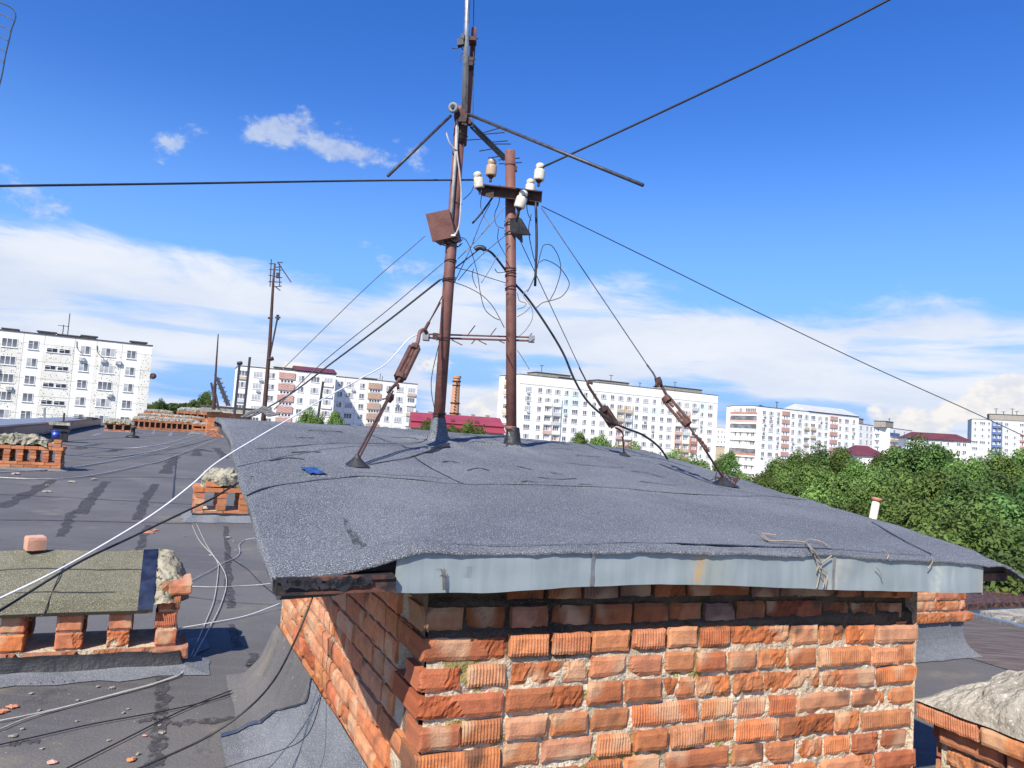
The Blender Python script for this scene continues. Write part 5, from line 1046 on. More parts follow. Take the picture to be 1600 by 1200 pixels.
# ================================================================== terrain and town
ZG = -16.0
mb = MB(); mb.grid(lambda x, y: V((lerp(-2600, 2600, x), lerp(-400, 4200, y), ZG)), 8, 8); tag(mb.build('ground', M['ground']), None, None, None, 'structure')
def winmesh(w, h, n, seed):
    """window frame and its panes, front towards -Y, centred"""
    r = random.Random(seed); fr = MB(); pn = MB(); t = .09 if h > .8 else .05; d = .055
    X, Y, Zz = V((1, 0, 0)), V((0, 1, 0)), V((0, 0, 1))
    for z in (-h/2, h/2-t): fr.box(V((-w/2, -d, z)), X*w, Y*(d+.02), Zz*t)
    for i in range(n+1):
        x = -w/2+(w-t)*i/n; fr.box(V((x, -d+.005, -h/2+t)), X*t, Y*(d+.01), Zz*(h-2*t))
    fr.box(V((-w/2-.08, -d-.07, -h/2-.05)), X*(w+.16), Y*(d+.07), Zz*.045)
    if n == 2 and r.random() < .6: fr.box(V((-w/2+t, -d+.006, h*.14)), X*(w/2-t), Y*.05, Zz*.05)
    for i in range(n):
        x0 = -w/2+(w-t)*i/n+t; x1 = -w/2+(w-t)*(i+1)/n; k = r.choice([0, 0, 0, 1, 1]) if h > .8 else 0
        pn.poly([V((x0, -.035, -h/2+t)), V((x1, -.035, -h/2+t)), V((x1, -.035, h/2-t)), V((x0, -.035, h/2-t))], k)
    return fr.mesh('window', [M['frame']]), pn.mesh('pane', [M['glass'] if h > .8 else M['dark_glass'], M['curtain']])
WV = {'w2': [winmesh(1.45, 1.45, 2, i) for i in range(4)], 'w3': [winmesh(2.15, 1.45, 3, 10+i) for i in range(4)], 'w1': [winmesh(.85, 1.4, 1, 20+i) for i in range(2)], 'st': [winmesh(1.55, .72, 2, 30+i) for i in range(2)], 'ss': [winmesh(.62, .62, 1, 40+i) for i in range(2)]}
class Block:
    def __init__(s, name, label, xl, yl, Y, xr, yr, depth, ext=(0, 0), mat='panel', grp=None, cat='apartment block', roof=True, zbot=ZG, Yr=None):
        a = P(xl, yl, Y); s.zt = a.z
        if Yr is None: r = ray(xr, yr); b = r*(a.z/r.z)
        else: b = P(xr, yr, Yr)
        a = V((a.x, a.y, 0)); b = V((b.x, b.y, 0)); s.t = (b-a).normalized(); s.n = V((s.t.y, -s.t.x, 0)); a = a-s.t*ext[0]; b = b+s.t*ext[1]
        s.a = a; s.L = (b-a).length; s.rz = math.atan2(s.t.y, s.t.x); s.dep = depth; s.cnt = 0; s.stuff = None
        s.root = thing(name, label, cat, V((a.x, a.y, zbot)), grp); s.zbot = zbot
        mb = MB(); mb.box(V((a.x, a.y, zbot))-s.n*depth, s.t*s.L, s.n*depth, Z*(s.zt-zbot)) if s.t.cross(s.n).z > 0 else mb.box(V((a.x, a.y, zbot)), s.t*s.L, -s.n*depth, Z*(s.zt-zbot))
        s.body = mb.build('wall', M[mat], s.root)
        if roof:
            mb = MB(); o = V((a.x, a.y, s.zt+.003)); mb.box(o+s.n*.12-s.t*.12, s.t*(s.L+.24), -s.n*(depth+.24), Z*.13); mb.build('roof_edge', M['dark_slab'], s.root)
    def at(s, x, y):                                               # pixel -> (along, height) on the facade plane
        r = ray(x, y); k = s.a.dot(s.n)/r.dot(s.n); p = r*k; return (V((p.x, p.y, 0))-s.a).dot(s.t), p.z
    def pt(s, u, z, o=0.): q = s.a+s.t*u+s.n*o; return V((q.x, q.y, z))
    def win(s, u, z, kind):
        s.cnt += 1
        fr, pn = rnd.choice(WV[kind]); p = s.pt(u, z, .012)
        if s.cnt <= 100:
            o = bpy.data.objects.new('window', fr); C.objects.link(o); o.parent = s.root; o.location = p-BASE[s.root]; o.rotation_euler = (0, 0, s.rz)
            q = bpy.data.objects.new('pane', pn); C.objects.link(q); q.parent = o
        else:
            if s.stuff is None: s.stuff = MB()
            mt = Matrix.Rotation(s.rz, 4, 'Z')
            for me, off in ((fr, 0), (pn, 1)):
                b = len(s.stuff.v); s.stuff.v += [p+(mt @ v.co) for v in me.vertices]
                for f in me.polygons: s.stuff.face([b+i for i in f.vertices], off+f.material_index if off else 0)
    def rect(s, mb, u0, u1, z0, z1, o=.02, m=0, c=(1, 1, 1)): mb.box(s.pt(u0, z0, -.05), s.t*(u1-u0), s.n*(o+.05), Z*(z1-z0), m, c) if s.t.cross(s.n).z > 0 else mb.box(s.pt(u0, z0, o), s.t*(u1-u0), -s.n*(o+.05), Z*(z1-z0), m, c)
    def joints(s, us, zs, w=.07, name='panel_joints'):
        mb = MB()
        for z in zs: s.rect(mb, 0, s.L, z-w/2, z+w/2, .006)
        for u in us: s.rect(mb, u-w/2, u+w/2, s.zbot, s.zt, .009)
        mb.build(name, M['joint'], s.root)
    def part(s, name, mat, rects, o=.02):
        mb = MB()
        for r in rects: s.rect(mb, r[0], r[1], r[2], r[3], r[4] if len(r) > 4 else o, 0, r[5] if len(r) > 5 else (1, 1, 1))
        return mb.build(name, M[mat], s.root)
    def ac(s, u, z): 
        mb = MB(); s.rect(mb, u-.42, u+.42, z-.28, z+.28, .38); mb.build('air_conditioner', M['ac'], s.root)
    def close(s):
        if s.stuff: o = s.stuff.build('windows', [M['frame'], M['glass'], M['curtain']], s.root); o['kind'] = 'stuff'
    def roofbox(s, name, u, w, d, h, mat, back=2.): 
        mb = MB(); mb.box(s.pt(u, s.zt+.1, -back), s.t*w, -s.n*d, Z*h); o = mb.build(name, M[mat], s.root)
        mb = MB(); mb.box(s.pt(u-.2, s.zt+.1+h+.003, -back+.2), s.t*(w+.4), -s.n*(d+.4), Z*.18); mb.build('roof_cap', M['dark_slab'], s.root)
    def mast(s, u, h, back=3., r=.06, bars=2):
        mb = MB(); p = s.pt(u, s.zt, -back); mb.tube([p, p+Z*h], r, 6)
        for k in range(bars): mb.tube([p+Z*(h-.2-.5*k)-s.t*.8, p+Z*(h-.2-.5*k)+s.t*.8], r*.7, 5)
        mb.build('roof_antenna', M['wire'], s.root)
def line_y(x, x0, y0, x1, y1): return lerp(y0, y1, (x-x0)/(x1-x0))
TW = 'white apartment blocks in the distance'
# --- left block
b = Block('apartment_block', 'white apartment block with pebble dotted panels at the left edge', 0, 515.5, 119, 238, 540.5, 12, (22, 0), grp=TW)
ry = lambda x, dy: line_y(x, 0, 515.5, 238, 540.5)+dy
u0, zw = b.at(52, 539); fh = 2.8
ub = {k: b.at(k, ry(k, 10))[0] for k in (-40, 37, 70, 117, 151, 191, 221, 238)}
NR = 7
zt1 = b.zt-1.55
for r_ in [(ub[37]-8.0 if a == 'L' else ub[a], ub[c] if c != 'R' else b.L+.0, zt1-2.75-i*fh, zt1-i*fh-.04, .025) for i in range(NR) for a, c in (('L', 37), (70, 117), (151, 191), (221, 238))]: b.part('pebble_panel', 'pebble', [r_])
b.joints([ub[k] for k in (37, 70, 117, 151, 191)], [zt1-i*fh for i in range(NR+1)], .09)
for i in range(NR):
    for x, kd in ((-62, 'w2'), (-30, 'w2'), (15, 'w3'), (52, 'w2'), (82, 'st'), (101.5, 'st'), (133, 'w2'), (169, 'w3'), (205, 'w2')):
        u, z = b.at(x, ry(x, 18.5)); b.win(u, zw-i*fh+(0 if kd != 'st' else -.55), kd)
for x, i in ((129, 1), (163, 1), (-2, 2), (22, 3), (168, 5), (186, 1), (178, 3)): u, z = b.at(x, ry(x, 18)); b.ac(u, zw-i*fh+1.25)
for x, w_, h in ((2, 2.0, .3), (58, 2.4, .45), (127, 2.2, .5), (205, 2.4, .4)): b.roofbox('roof_vent', b.at(x, ry(x, 0))[0], w_, 1.2, h, 'concrete', 2)
b.roofbox('roof_hatch', b.at(90, 520)[0], 5.0, 2.0, .35, 'dark_slab', 3)
b.mast(b.at(105, 520)[0], 4.2, 3, .07, 0); b.mast(b.at(97, 520)[0], 2.2, 3, .07, 1)
mb = MB(); p = b.pt(b.L+.6, b.at(238, 588)[1], -.2); mb.lathe(p, V((.3, -.9, .3)), [(0, .12), (.08, .36), (.16, .55), (.17, .55)], 16); mb.tube([p, p-b.t*.6-Z*.6], .06, 5); smooth_part(mb.build('satellite_dish', M['rust_dark'], b.root))
mb = MB()
for x, y0, y1 in ((120, 533, 556), (152, 540, 562)): mb.tube(spline([b.pt(b.at(x, y0)[0], b.at(x, y0)[1], .06), b.pt(b.at(x, y0)[0]+.2, b.at(x, (y0+y1)/2)[1], .06), b.pt(b.at(x, y0)[0]+1.2, b.at(x, y1)[1]+.2, .06)], 5), .05, 4)
mb.build('facade_cable', M['black'], b.root); b.close()
# --- block with ornament panels: two staggered sections, each a thing
def ornament(b, u0, u1, z0, z1, mats):
    b.part('balcony_panel', mats[0], [(u0, u1, z0, z1, .25)])
    mb = MB(); n = 3; W_ = (u1-u0)
    for lev in (.18, .42, .66, .90):
        for k in range(n*2):
            xa, xb = u0+W_*k/(n*2), u0+W_*(k+1)/(n*2); za, zb_ = (lev, lev-.16) if k % 2 == 0 else (lev-.16, lev); h = z1-z0
            mb.poly([b.pt(xa, z0+h*za-.07, .263), b.pt(xb, z0+h*zb_-.07, .263), b.pt(xb, z0+h*zb_+.07, .263), b.pt(xa, z0+h*za+.07, .263)])
    mb.build('chevron', M[mats[1]], b.root)
b = Block('apartment_block', 'white apartment block section with pinkish chevron balcony panels and a low maroon roof box', 373, 571.5, 185, 525, 585.5, 13, grp=TW); sec1 = b
ry = lambda x, dy: line_y(x, 373, 571.5, 525, 585.5)+dy
_, zw = b.at(380, ry(380, 11)); ua, uc = b.at(436, ry(436, 10))[0], b.at(461, ry(461, 10))[0]
b.joints([b.at(x, ry(x, 5))[0] for x in (391, 413, 436, 461, 480, 504)], [b.zt-1.0-i*2.8 for i in range(8)], .08)
for i in range(6):
    for x, kd in ((380, 'w3'), (403, 'w3'), (425, 'w2'), (471, 'w2'), (492.5, 'w3'), (513, 'w3')): u, z = b.at(x, ry(x, 11)); b.win(u, zw-i*2.8, kd)
    ornament(b, ua, uc, zw-i*2.8+.05-.55, zw-i*2.8+1.15, ('pink', 'redbrown'))
    for q in (.22, .42, .62, .82): b.win(lerp(ua, uc, q), zw-i*2.8-1.05, 'ss')
    if i in (0, 2, 3): b.part('balcony_front', 'tan' if i == 0 else 'grey_render', [(b.at(374, ry(374, 5))[0], b.at(387, ry(387, 5))[0], zw-i*2.8-1.5, zw-i*2.8-.8, .3)])
    if i in (0, 1, 2): b.part('balcony_front', 'panel', [(b.at(505, ry(505, 5))[0], b.at(521, ry(521, 5))[0], zw-i*2.8-1.5, zw-i*2.8-.8, .3)])
for x, i in ((408, .5), (405, 1.45), (485, 2.5)): u, z = b.at(x, ry(x, 11)); b.ac(u, zw-i*2.8)
u_, w_ = b.at(462, 576)[0], b.L-b.at(462, 576)[0]
mb = MB(); a0, a1 = b.pt(u_, b.zt+.23, .35), b.pt(b.L+.3, b.zt+.23, .35); k = -b.n*6; h = Z*1.5; mb.poly([a0, a1, a1+k+h-b.t*.0, a0+k+h]); mb.poly([a1, a1+k*2, a1+k+h]); mb.poly([a0+k*2, a0, a0+k+h]); mb.poly([a1+k*2, a0+k*2, a0+k+h, a1+k+h]); mb.build('roof_box', M['maroon_roof'], b.root)
for u, ww in ((b.at(430, 575)[0], 2), (b.at(446, 577)[0], 4)): b.roofbox('roof_vent', u, ww, 1.2, .5, 'concrete', 2)
b.close()
b = Block('apartment_block', 'white apartment block section with tan chevron balcony panels, set back beside the pink one', 524, 588, 203, 652.5, 600.5, 13, grp=TW)
ry = lambda x, dy: line_y(x, 524, 588, 652.5, 600.5)+dy
_, zw = b.at(547, ry(547, 11)); ua, uc = b.at(575.5, ry(575, 10))[0], b.at(596, ry(596, 10))[0]
b.joints([b.at(x, ry(x, 5))[0] for x in (540, 557, 575, 597, 617, 635)], [b.zt-1.0-i*2.8 for i in range(8)], .08)
for i in range(6):
    for x, kd in ((532, 'w2'), (547, 'w3'), (566, 'w2'), (607, 'w2'), (625, 'w3'), (643, 'w3')): u, z = b.at(x, ry(x, 11)); b.win(u, zw-i*2.8, kd)
    ornament(b, ua, uc, zw-i*2.8+.05-.55, zw-i*2.8+1.15, ('tan', 'rust_board' if 0 else 'redbrown'))
    for q in (.22, .42, .62, .82): b.win(lerp(ua, uc, q), zw-i*2.8-1.05, 'ss')
    b.part('balcony_front', 'tan' if i in (0, 2) else 'panel', [(b.at(637, ry(637, 5))[0], b.at(650, ry(650, 5))[0], zw-i*2.8-1.6, zw-i*2.8-.8, .3)])
for x, i in ((552, .5), (622, 1.5)): u, z = b.at(x, ry(x, 11)); b.ac(u, zw-i*2.8)
b.mast(b.at(599, 595)[0], 2.2, 3, .09, 0); b.mast(b.at(602.5, 595)[0], 1.6, 3, .09, 0); b.roofbox('roof_vent', b.at(571, 592)[0], 4, 1.2, .3, 'concrete', 2); b.close()
# --- long tall block behind the posts
b = Block('apartment_block', 'long tall white apartment block with high blank parapet and scattered red balconies behind the posts', 813, 584.5, 225, 1122, 618, 14, grp=TW)
ry = lambda x, dy: line_y(x, 813, 584.5, 1122, 618)+dy
u_, zw = b.at(826, ry(826, 22))
cols = [(826, 'w3'), (844, 'w2'), (857.5, 'b'), (871.5, 'b'), (885, 'w2'), (899.5, 'w3'), (915, 'w2'), (929, 'w2'), (943, 'w3'), (957, 'w2'), (970, 'b'), (983, 'b'), (995.5, 'w2'), (1009, 'w3'), (1022, 'w2'), (1035, 'w2'), (1047, 'w3'), (1061, 'b'), (1073, 'b'), (1085.5, 'b'), (1097, 'w2'), (1110, 'w3')]
b.joints([b.at(x, ry(x, 12))[0] for x in (836, 851, 879, 893, 908, 936, 963, 990, 1016, 1041, 1054, 1091, 1103)], [zw+1.35], .08)
b.part('parapet_ledge', 'joint', [(0, b.L, zw+1.45, zw+1.53, .06)])
pal = [('redbrown', (1.5, 1.6, 1.6)), ('pink', None), ('tan', None), ('grey_render', None)]
NRB = 8
for i in range(NRB):
    for x, kd in cols:
        u, z = b.at(x, ry(x, 20)); zz = zw-i*2.8
        b.win(u, zz, 'w3' if kd == 'b' else kd)
        if kd == 'b' and (i > 0 or x > 1080): 
            mt_ = rnd.choice(['redbrown', 'pink', 'pink', 'tan', 'grey_render', 'panel', 'panel']); b.part('balcony_front', mt_, [(u-1.35, u+1.35, zz-1.75, zz-.72, .55), (u-1.35, u-1.29, zz-.72, zz+.9, .5), (u+1.29, u+1.35, zz-.72, zz+.9, .5)])
        elif kd != 'b' and rnd.random() < .13: b.ac(u+rnd.uniform(-.3, .3), zz-1.15)
bl = [(892.5, 0, 2), (877.5, 1, 2), (1016, 1, 1), (1091, 0, 1), (936, 1, 1)]
for x, i, n in bl:
    u, z = b.at(x, ry(x, 20)); ue = b.at(x+14, ry(x+14, 20))[0]; mb = MB(); b.rect(mb, u, ue, zw-(i+n)*2.8+1.3, zw-i*2.8+1.3, .008, 0, (.80, .96, 1.04)); mb.build('tinted_panel', M['panel'], b.root)
for x, w_, h in ((848, 12, 1.4), (965-20, 12, 1.1), (1050, 16, 1.5), (905-22, 5, .6)): b.roofbox('roof_house', b.at(x, ry(x, 0))[0], w_, 6, h, 'concrete', 4)
for x, h in ((858, 4.0), (968, 3.4), (1069, 3.6), (1014, 2.0)): b.mast(b.at(x, ry(x, 0))[0], h, 5, .11, 1)
b.close()
big = b
b2 = Block('balcony_tower', 'narrow tan and white balcony stack closing the left end of the long tall block', 789, 587.5, 232, 812, 586.5, 10, grp=None, Yr=229, cat='balcony stack')
_, zw = b2.at(795, 600)
for i in range(9):
    zz = b2.zt-1.6-i*2.9; mt_ = ['tan', 'pink', 'panel', 'tan', 'panel', 'pink', 'panel', 'panel', 'pink'][i]
    b2.part('balcony_front', mt_, [(0, b2.L, zz-1.2, zz-.1, .8), (0, b2.L, zz+1.25, zz+1.4, .9)]); b2.win(b2.L*.3, zz+.6, 'w2'); b2.win(b2.L*.72, zz+.6, 'w2')
# --- block right of centre: front and loggia end
b = Block('apartment_block', 'white apartment block with red patterned panel columns and grey metal roof on its right', 1184, 634.7, 250, 1342, 654.5, 14, grp=TW, Yr=274)
ry = lambda x, dy: line_y(x, 1184, 634.7, 1342, 654.5)+dy
_, zw = b.at(1194, ry(1194, 9.0)); fh = 2.72
cols = [(1194, 'w2'), (1205, 'w3'), (1216, 'w2'), (1239, 'w2'), (1250, 'w3'), (1260, 'w3'), (1270.5, 'w3'), (1281, 'w3'), (1291, 'w2'), (1312.5, 'w2'), (1323, 'w3'), (1333.5, 'w2')]
b.joints([b.at(x, ry(x, 8))[0] for x in (1199.5, 1211, 1221, 1234, 1244.5, 1255, 1265.5, 1276, 1286, 1296, 1309, 1318, 1328)], [zw+1.3-i*fh for i in range(7)], .07)
for i in range(6):
    for x, kd in cols:
        u, z = b.at(x, ry(x, 9)); b.win(u, zw-i*fh, kd)
        if rnd.random() < .16: b.ac(u+rnd.uniform(-.5, .5), zw-i*fh-1.1)
        if x in (1260, 1270.5) and i > 0: b.part('balcony_front', rnd.choice(['panel', 'tan', 'panel']), [(u-1.2, u+1.2, zw-i*fh-1.6, zw-i*fh-.75, .5)])
    for xa, xb in ((1221.5, 1233.5), (1296.5, 1308.5)):
        ua, uc = b.at(xa, ry(xa, 9))[0], b.at(xb, ry(xb, 9))[0]; ornament(b, ua, uc, zw-i*fh-.2, zw-i*fh+1.2, ('pink', 'redbrown'))
        b.win(lerp(ua, uc, .33), zw-i*fh-.75, 'ss'); b.win(lerp(ua, uc, .67), zw-i*fh-.75, 'ss')
ua = b.at(1263, ry(1263, 0))[0]; mb = MB(); a0, a1 = b.pt(ua, b.zt+.24, .4), b.pt(b.L+.4, b.zt+.24, .4); k = -b.n*7; h = Z*2.6
mb.poly([a0, a1, a1+k+h-b.t*.8, a0+k+h+b.t*.8]); mb.poly([a1, a1+k*2, a1+k+h-b.t*.8]); mb.poly([a0+k*2, a0, a0+k+h+b.t*.8]); mb.poly([a1+k*2, a0+k*2, a0+k+h+b.t*.8, a1+k+h-b.t*.8]); mb.build('metal_roof', M['light_roof'], b.root)
for x, h in ((1203, .9), (1228, 2.6), (1216, .6)): b.mast(b.at(x, ry(x, 0))[0], h, 4, .14, 1)
b.close()
c_ = b
e = Block('loggia_end', 'loggia end of the right white block with stacked red, grey and tan balcony bands', 1143, 634.2, 259, 1183.6, 634.7, 12, Yr=250.2, cat='apartment block')
for i in range(8):
    zz = e.zt-.9-i*2.72; mt_ = ['redbrown', 'pink', 'grey_render', 'panel', 'panel', 'redbrown', 'panel', 'panel'][i]
    e.part('balcony_front', mt_, [(0, e.L, zz-1.95, zz-1.15, .5)]); e.part('loggia_slab', 'panel', [(0, e.L, zz-2.35, zz-1.95, .55)])
    if i in (1, 2, 5): e.part('loggia_glazing', 'glass', [(0, e.L, zz-1.15, zz+.1, .42)])
    else:
        for q in (.18, .38, .66, .86): e.win(e.L*q, zz-.5, 'w2' if i % 2 else 'w3')
# --- right-most block
b = Block('apartment_block', 'pale grey apartment block with a blue balcony column at the right edge', 1518.5, 654.8, 330, 1600, 655.6, 14, (0, 14), 'grey_render', TW, Yr=322)
_, zw = b.at(1524, 661.2); fh = 2.75
b.joints([b.at(x, 660)[0] for x in (1530, 1541, 1549, 1567, 1579, 1593)], [zw+1.25-i*fh for i in range(8)], .10)
for i in range(7):
    for x, kd in ((1524, 'w3'), (1535.5, 'w3'), (1545.5, 'w1'), (1573, 'w2'), (1586, 'w3'), (1598, 'w3')): b.win(b.at(x, 661)[0], zw-i*fh, kd)
    ua, uc = b.at(1549.5, 661)[0], b.at(1566, 661)[0]
    b.part('blue_balcony', 'bluepaint', [(ua, uc, zw-i*fh-1.7, zw-i*fh-.6, .7), (ua, ua+.4, zw-i*fh-.6, zw-i*fh+1.05, .7), ((ua+uc)/2-.2, (ua+uc)/2+.2, zw-i*fh-.6, zw-i*fh+1.05, .6), (uc-.4, uc, zw-i*fh-.6, zw-i*fh+1.05, .7)]); b.win(lerp(ua, uc, .3), zw-i*fh+.2, 'w2'); b.win(lerp(ua, uc, .7), zw-i*fh+.2, 'w2')
    if i > 0: b.part('balcony_front', rnd.choice(['redbrown', 'tan', 'panel']), [(b.at(1594, 661)[0], b.at(1604, 661)[0], zw-i*fh-1.6, zw-i*fh-.7, .6)])
b.roofbox('roof_house', b.at(1547, 655)[0], 22, 7, 2.5, 'concrete', 2)
for x, h in ((1559, 5.4), (1571, 4.2), (1585, 5.6), (1592, 4.6)): b.mast(b.at(x, 655)[0], h, 5, .13, 1)
b.close()
# --- smaller far blocks
b = Block('apartment_block', 'small far white block with a brown and blue balcony corner, beyond the grove', 1390.5, 668.5, 330, 1425, 673, 12, grp=TW)
_, zw = b.at(1412, 677)
for i in range(4):
    for x in (1412.5, 1420): b.win(b.at(x, 677)[0], zw-i*2.8, 'w2')
    b.part('balcony_front', ['bluepaint', 'tan', 'redbrown', 'redbrown'][i], [(0, b.at(1404, 675)[0], zw-i*2.8-1.5, zw-i*2.8-.4, .6)]); b.win(b.at(1397, 676)[0], zw-i*2.8+.2, 'w3')
b.roofbox('roof_house', -2, 7.5, 5, 2.6, 'concrete', 1); b.mast(6, 4.5, 3, .12, 2); b.close()
e = Block('apartment_block', 'far pale windowless panelled block end joined to the small white block', 1367, 667, 334, 1390.3, 668.5, 12, grp=TW, Yr=330.5)
e.joints([e.L*.5], [e.zt-2-i*2.8 for i in range(6)], .12)
for i in range(5): e.part('balcony_front', 'grey_render', [(0, e.L*.36, e.zt-3-i*2.8, e.zt-2-i*2.8, .6)]); e.win(e.L*.18, e.zt-1.4-i*2.8, 'w2')
b = Block('apartment_block', 'narrow far white block just right of the grey metal roof', 1341.5, 662, 300, 1364.5, 665, 12, grp=TW)
_, zw = b.at(1355, 669)
for i in range(6):
    for x, k_ in ((1345, 'w3'), (1354.5, 'w2'), (1361, 'w2')): b.win(b.at(x, 669)[0], zw-i*2.75, k_)
b.roofbox('roof_house', 0, 6, 4, 2.0, 'concrete', 1)
def gable(b, mat, over=.6, h=3.2, hip=4.):
    mb = MB(); a0, a1 = b.pt(-over, b.zt+.01, over), b.pt(b.L+over, b.zt+.01, over); k = -b.n*(b.dep/2+over); hh = Z*h; r0_, r1_ = a0+k+hh+b.t*hip, a1+k+hh-b.t*hip
    mb.poly([a0, a1, r1_, r0_]); mb.poly([a1, a1+k*2, r1_]); mb.poly([a0+k*2, a0, r0_]); mb.poly([a1+k*2, a0+k*2, r0_, r1_]); return mb.build('roof', M[mat], b.root)
b = Block('apartment_block', 'low far white house with a long dark maroon hip roof, beyond the grove', 1416.5, 684, 290, 1517, 690, 11, grp=None, roof=False)
gable(b, 'maroon_roof', .8, 2.6, 4); _, zw = b.at(1500, 695)
for i in range(3):
    for x in (1425, 1436, 1447, 1458, 1469, 1480, 1498, 1507): b.win(b.at(x, 693)[0], zw-i*2.8, 'w2')
b.part('wall_shade_overlay', 'grey_render', [(0, b.at(1490, 692)[0], ZG, b.zt-.02, .006)])  # wall shade painted on as a thin grey overlay
for x in (1440, 1455, 1473, 1500): b.roofbox('roof_vent', b.at(x, 688)[0], 1.2, 1.2, 1.6, 'maroon_roof', 3.5)
b = Block('low_house', 'low house with dark red roof half hidden between the grove and the right white block', 1340, 711, 150, 1384, 717, 9, cat='house', roof=False, Yr=150); gable(b, 'maroon_roof', .5, 2.0, 2.)
b = Block('apartment_block', 'far white block glimpsed in the gap between the two big blocks', 1113, 668.5, 430, 1160, 671, 12, grp=TW)
_, zw = b.at(1128, 675)
for i in range(4):
    for x in (1122, 1127.5, 1133, 1139): b.win(b.at(x, 675)[0], zw-i*2.8, 'w2')
b = Block('low_house', 'low tan house with a black flat roof in the gap between the two big blocks', 1112, 697, 300, 1160, 701, 10, cat='house', mat='tan', Yr=304)
b = Block('apartment_block', 'far pale block seen above the red roofed hall', 640, 644, 420, 790, 654, 12, mat='grey_render', grp=TW)
for i in range(3):
    for k in range(14): b.win(3+k*4, b.zt-1.8-i*2.8, 'w2')
b.close()
for k in range(7): b.roofbox('roof_vent', 2+8*k, 2, 1.5, .8, 'concrete', 2)
b = Block('hall', 'long low tan hall with bright red two step sheet roof below the brick tower', 645, 668, 165, 787, 680, 22, mat='tan', cat='hall', roof=False, Yr=168)
mb = MB()
def rr(u0, u1, z0, z1, o0, o1): mb.poly([b.pt(u0, z0, o0), b.pt(u1, z0, o0), b.pt(u1, z1, o1), b.pt(u0, z1, o1)])
zt = b.zt; L = b.L
rr(-.5, L+.5, zt, zt+1.1, .6, -3.5); rr(-.5, L+.5, zt+1.1, zt+1.5, -3.5, -3.5); rr(-.5, L+.5, zt+1.5, zt+3.6, -3.2, -11); rr(L+.5, -.5, zt, zt+3.6, -22.6, -11.0)
for u in (-.5, L+.5): mb.poly([b.pt(u, zt, .6), b.pt(u, zt+1.1, -3.5), b.pt(u, zt+3.6, -11), b.pt(u, zt, -22.6)])
mb.build('roof', M['red_roof'], b.root)
mb = MB()
for u in (3, 8.5, 14): mb.box(b.pt(u, zt+2.0, -4.5), b.t*.8, -b.n*.8, Z*.5)
for k in range(24): mb.box(b.pt(k*L/24, zt+1.2, -3.45), b.t*.05, -b.n*.02, Z*.3)
mb.build('roof_vents', M['maroon_roof'], b.root)
mb = MB()
for u in (4, 10, 16): mb.tube([b.pt(u, zt-3, .3), b.pt(u, zt, .3)], .06, 5)
mb.build('downpipe', M['frame'], b.root)
for k in range(6): b.win(2+k*3.2, zt-1.9, 'w2')
# brick factory chimney
q = P(709, 660, 255); ft = thing('factory_chimney', 'slender banded brick factory chimney rising behind the red roofed hall', 'chimney', V((q.x, q.y, ZG)))
zt = P(711, 591, 255).z; base = V((q.x, q.y, ZG)); mb = MB(); prof = []
for k in range(25):
    t = k/24; prof.append((t*(zt-ZG), lerp(2.2, 1.12, t)))
mb.lathe(base, Z, prof+[(zt-ZG+.01, 1.4), (zt-ZG+.8, 1.45), (zt-ZG+.81, 1.0)], 16, 0, (.50, .26, .15)); mb.build('stack', M['brick'], ft)
mb = MB()
for z, r in ((zt-1.2, 1.45), (zt-2.6, 1.3), (zt-8.5, 1.62), (zt-12, 1.7)): mb.lathe(V((q.x, q.y, z)), Z, [(0, r), (.35, r+.12), (.36, r)], 16)
mb.build('iron_band', M['rust_dark'], ft)
mb = MB()
for z in range(int(zt-14), int(zt)): mb.box(V((q.x-.3, q.y-1.95, z)), V((.6, 0, 0)), V((0, .6, 0)), Z*.08)
mb.build('ladder', M['rust_dark'], ft)
# ================================================================== trees
def crown_mesh(name, seed, n=7500, clumps=70, mat='leaf', size=.037):
    r = random.Random(seed); mb = MB(); cl = []
    for i in range(clumps):
        an = r.uniform(0, 2*math.pi); ph = math.acos(r.uniform(-.55, 1)); rad = r.uniform(.55, .88)*(1+.22*nz(math.cos(an)*1.4+seed, math.sin(an)*1.4, ph))
        cl.append((V((math.cos(an)*math.sin(ph)*rad, math.sin(an)*math.sin(ph)*rad, .5+.5*math.cos(ph)*rad*1.0)), r.uniform(.17, .36), r.uniform(.62, 1.3)))
    for i in range(n):
        c, cr, sh = r.choice(cl); d = V((r.gauss(0, 1), r.gauss(0, 1), r.gauss(.25, 1))).normalized(); p = c+V((d.x, d.y, d.z*.55))*cr*(r.random()**.35)
        a = V((r.gauss(0, 1), r.gauss(0, 1), r.gauss(0, .45))).normalized(); nn = (d*.8+V((0, 0, .7))+V((r.gauss(0, .5), r.gauss(0, .5), r.gauss(0, .4)))).normalized(); bb = nn.cross(a).normalized(); a = bb.cross(nn)
        s = size*r.uniform(.6, 1.35); k = sh*r.uniform(.88, 1.12); col = (k*r.uniform(.92, 1.1), k, k*r.uniform(.8, 1.1))
        v = lambda x, y: p+V(((a*x+bb*y).x, (a*x+bb*y).y, (a*x+bb*y).z*.6))*s
        mb.poly([v(-1, 0), v(-.25, -.55), v(.9, -.1), v(.3, .6)], 0, col)
    return mb.mesh(name, [M[mat]])
CM = [crown_mesh('crown', 11+i, 20000, 42+9*i, 'leaf') for i in range(4)]+[crown_mesh('crown', 31+i, 20000, 52, 'leaf_dark') for i in range(2)]
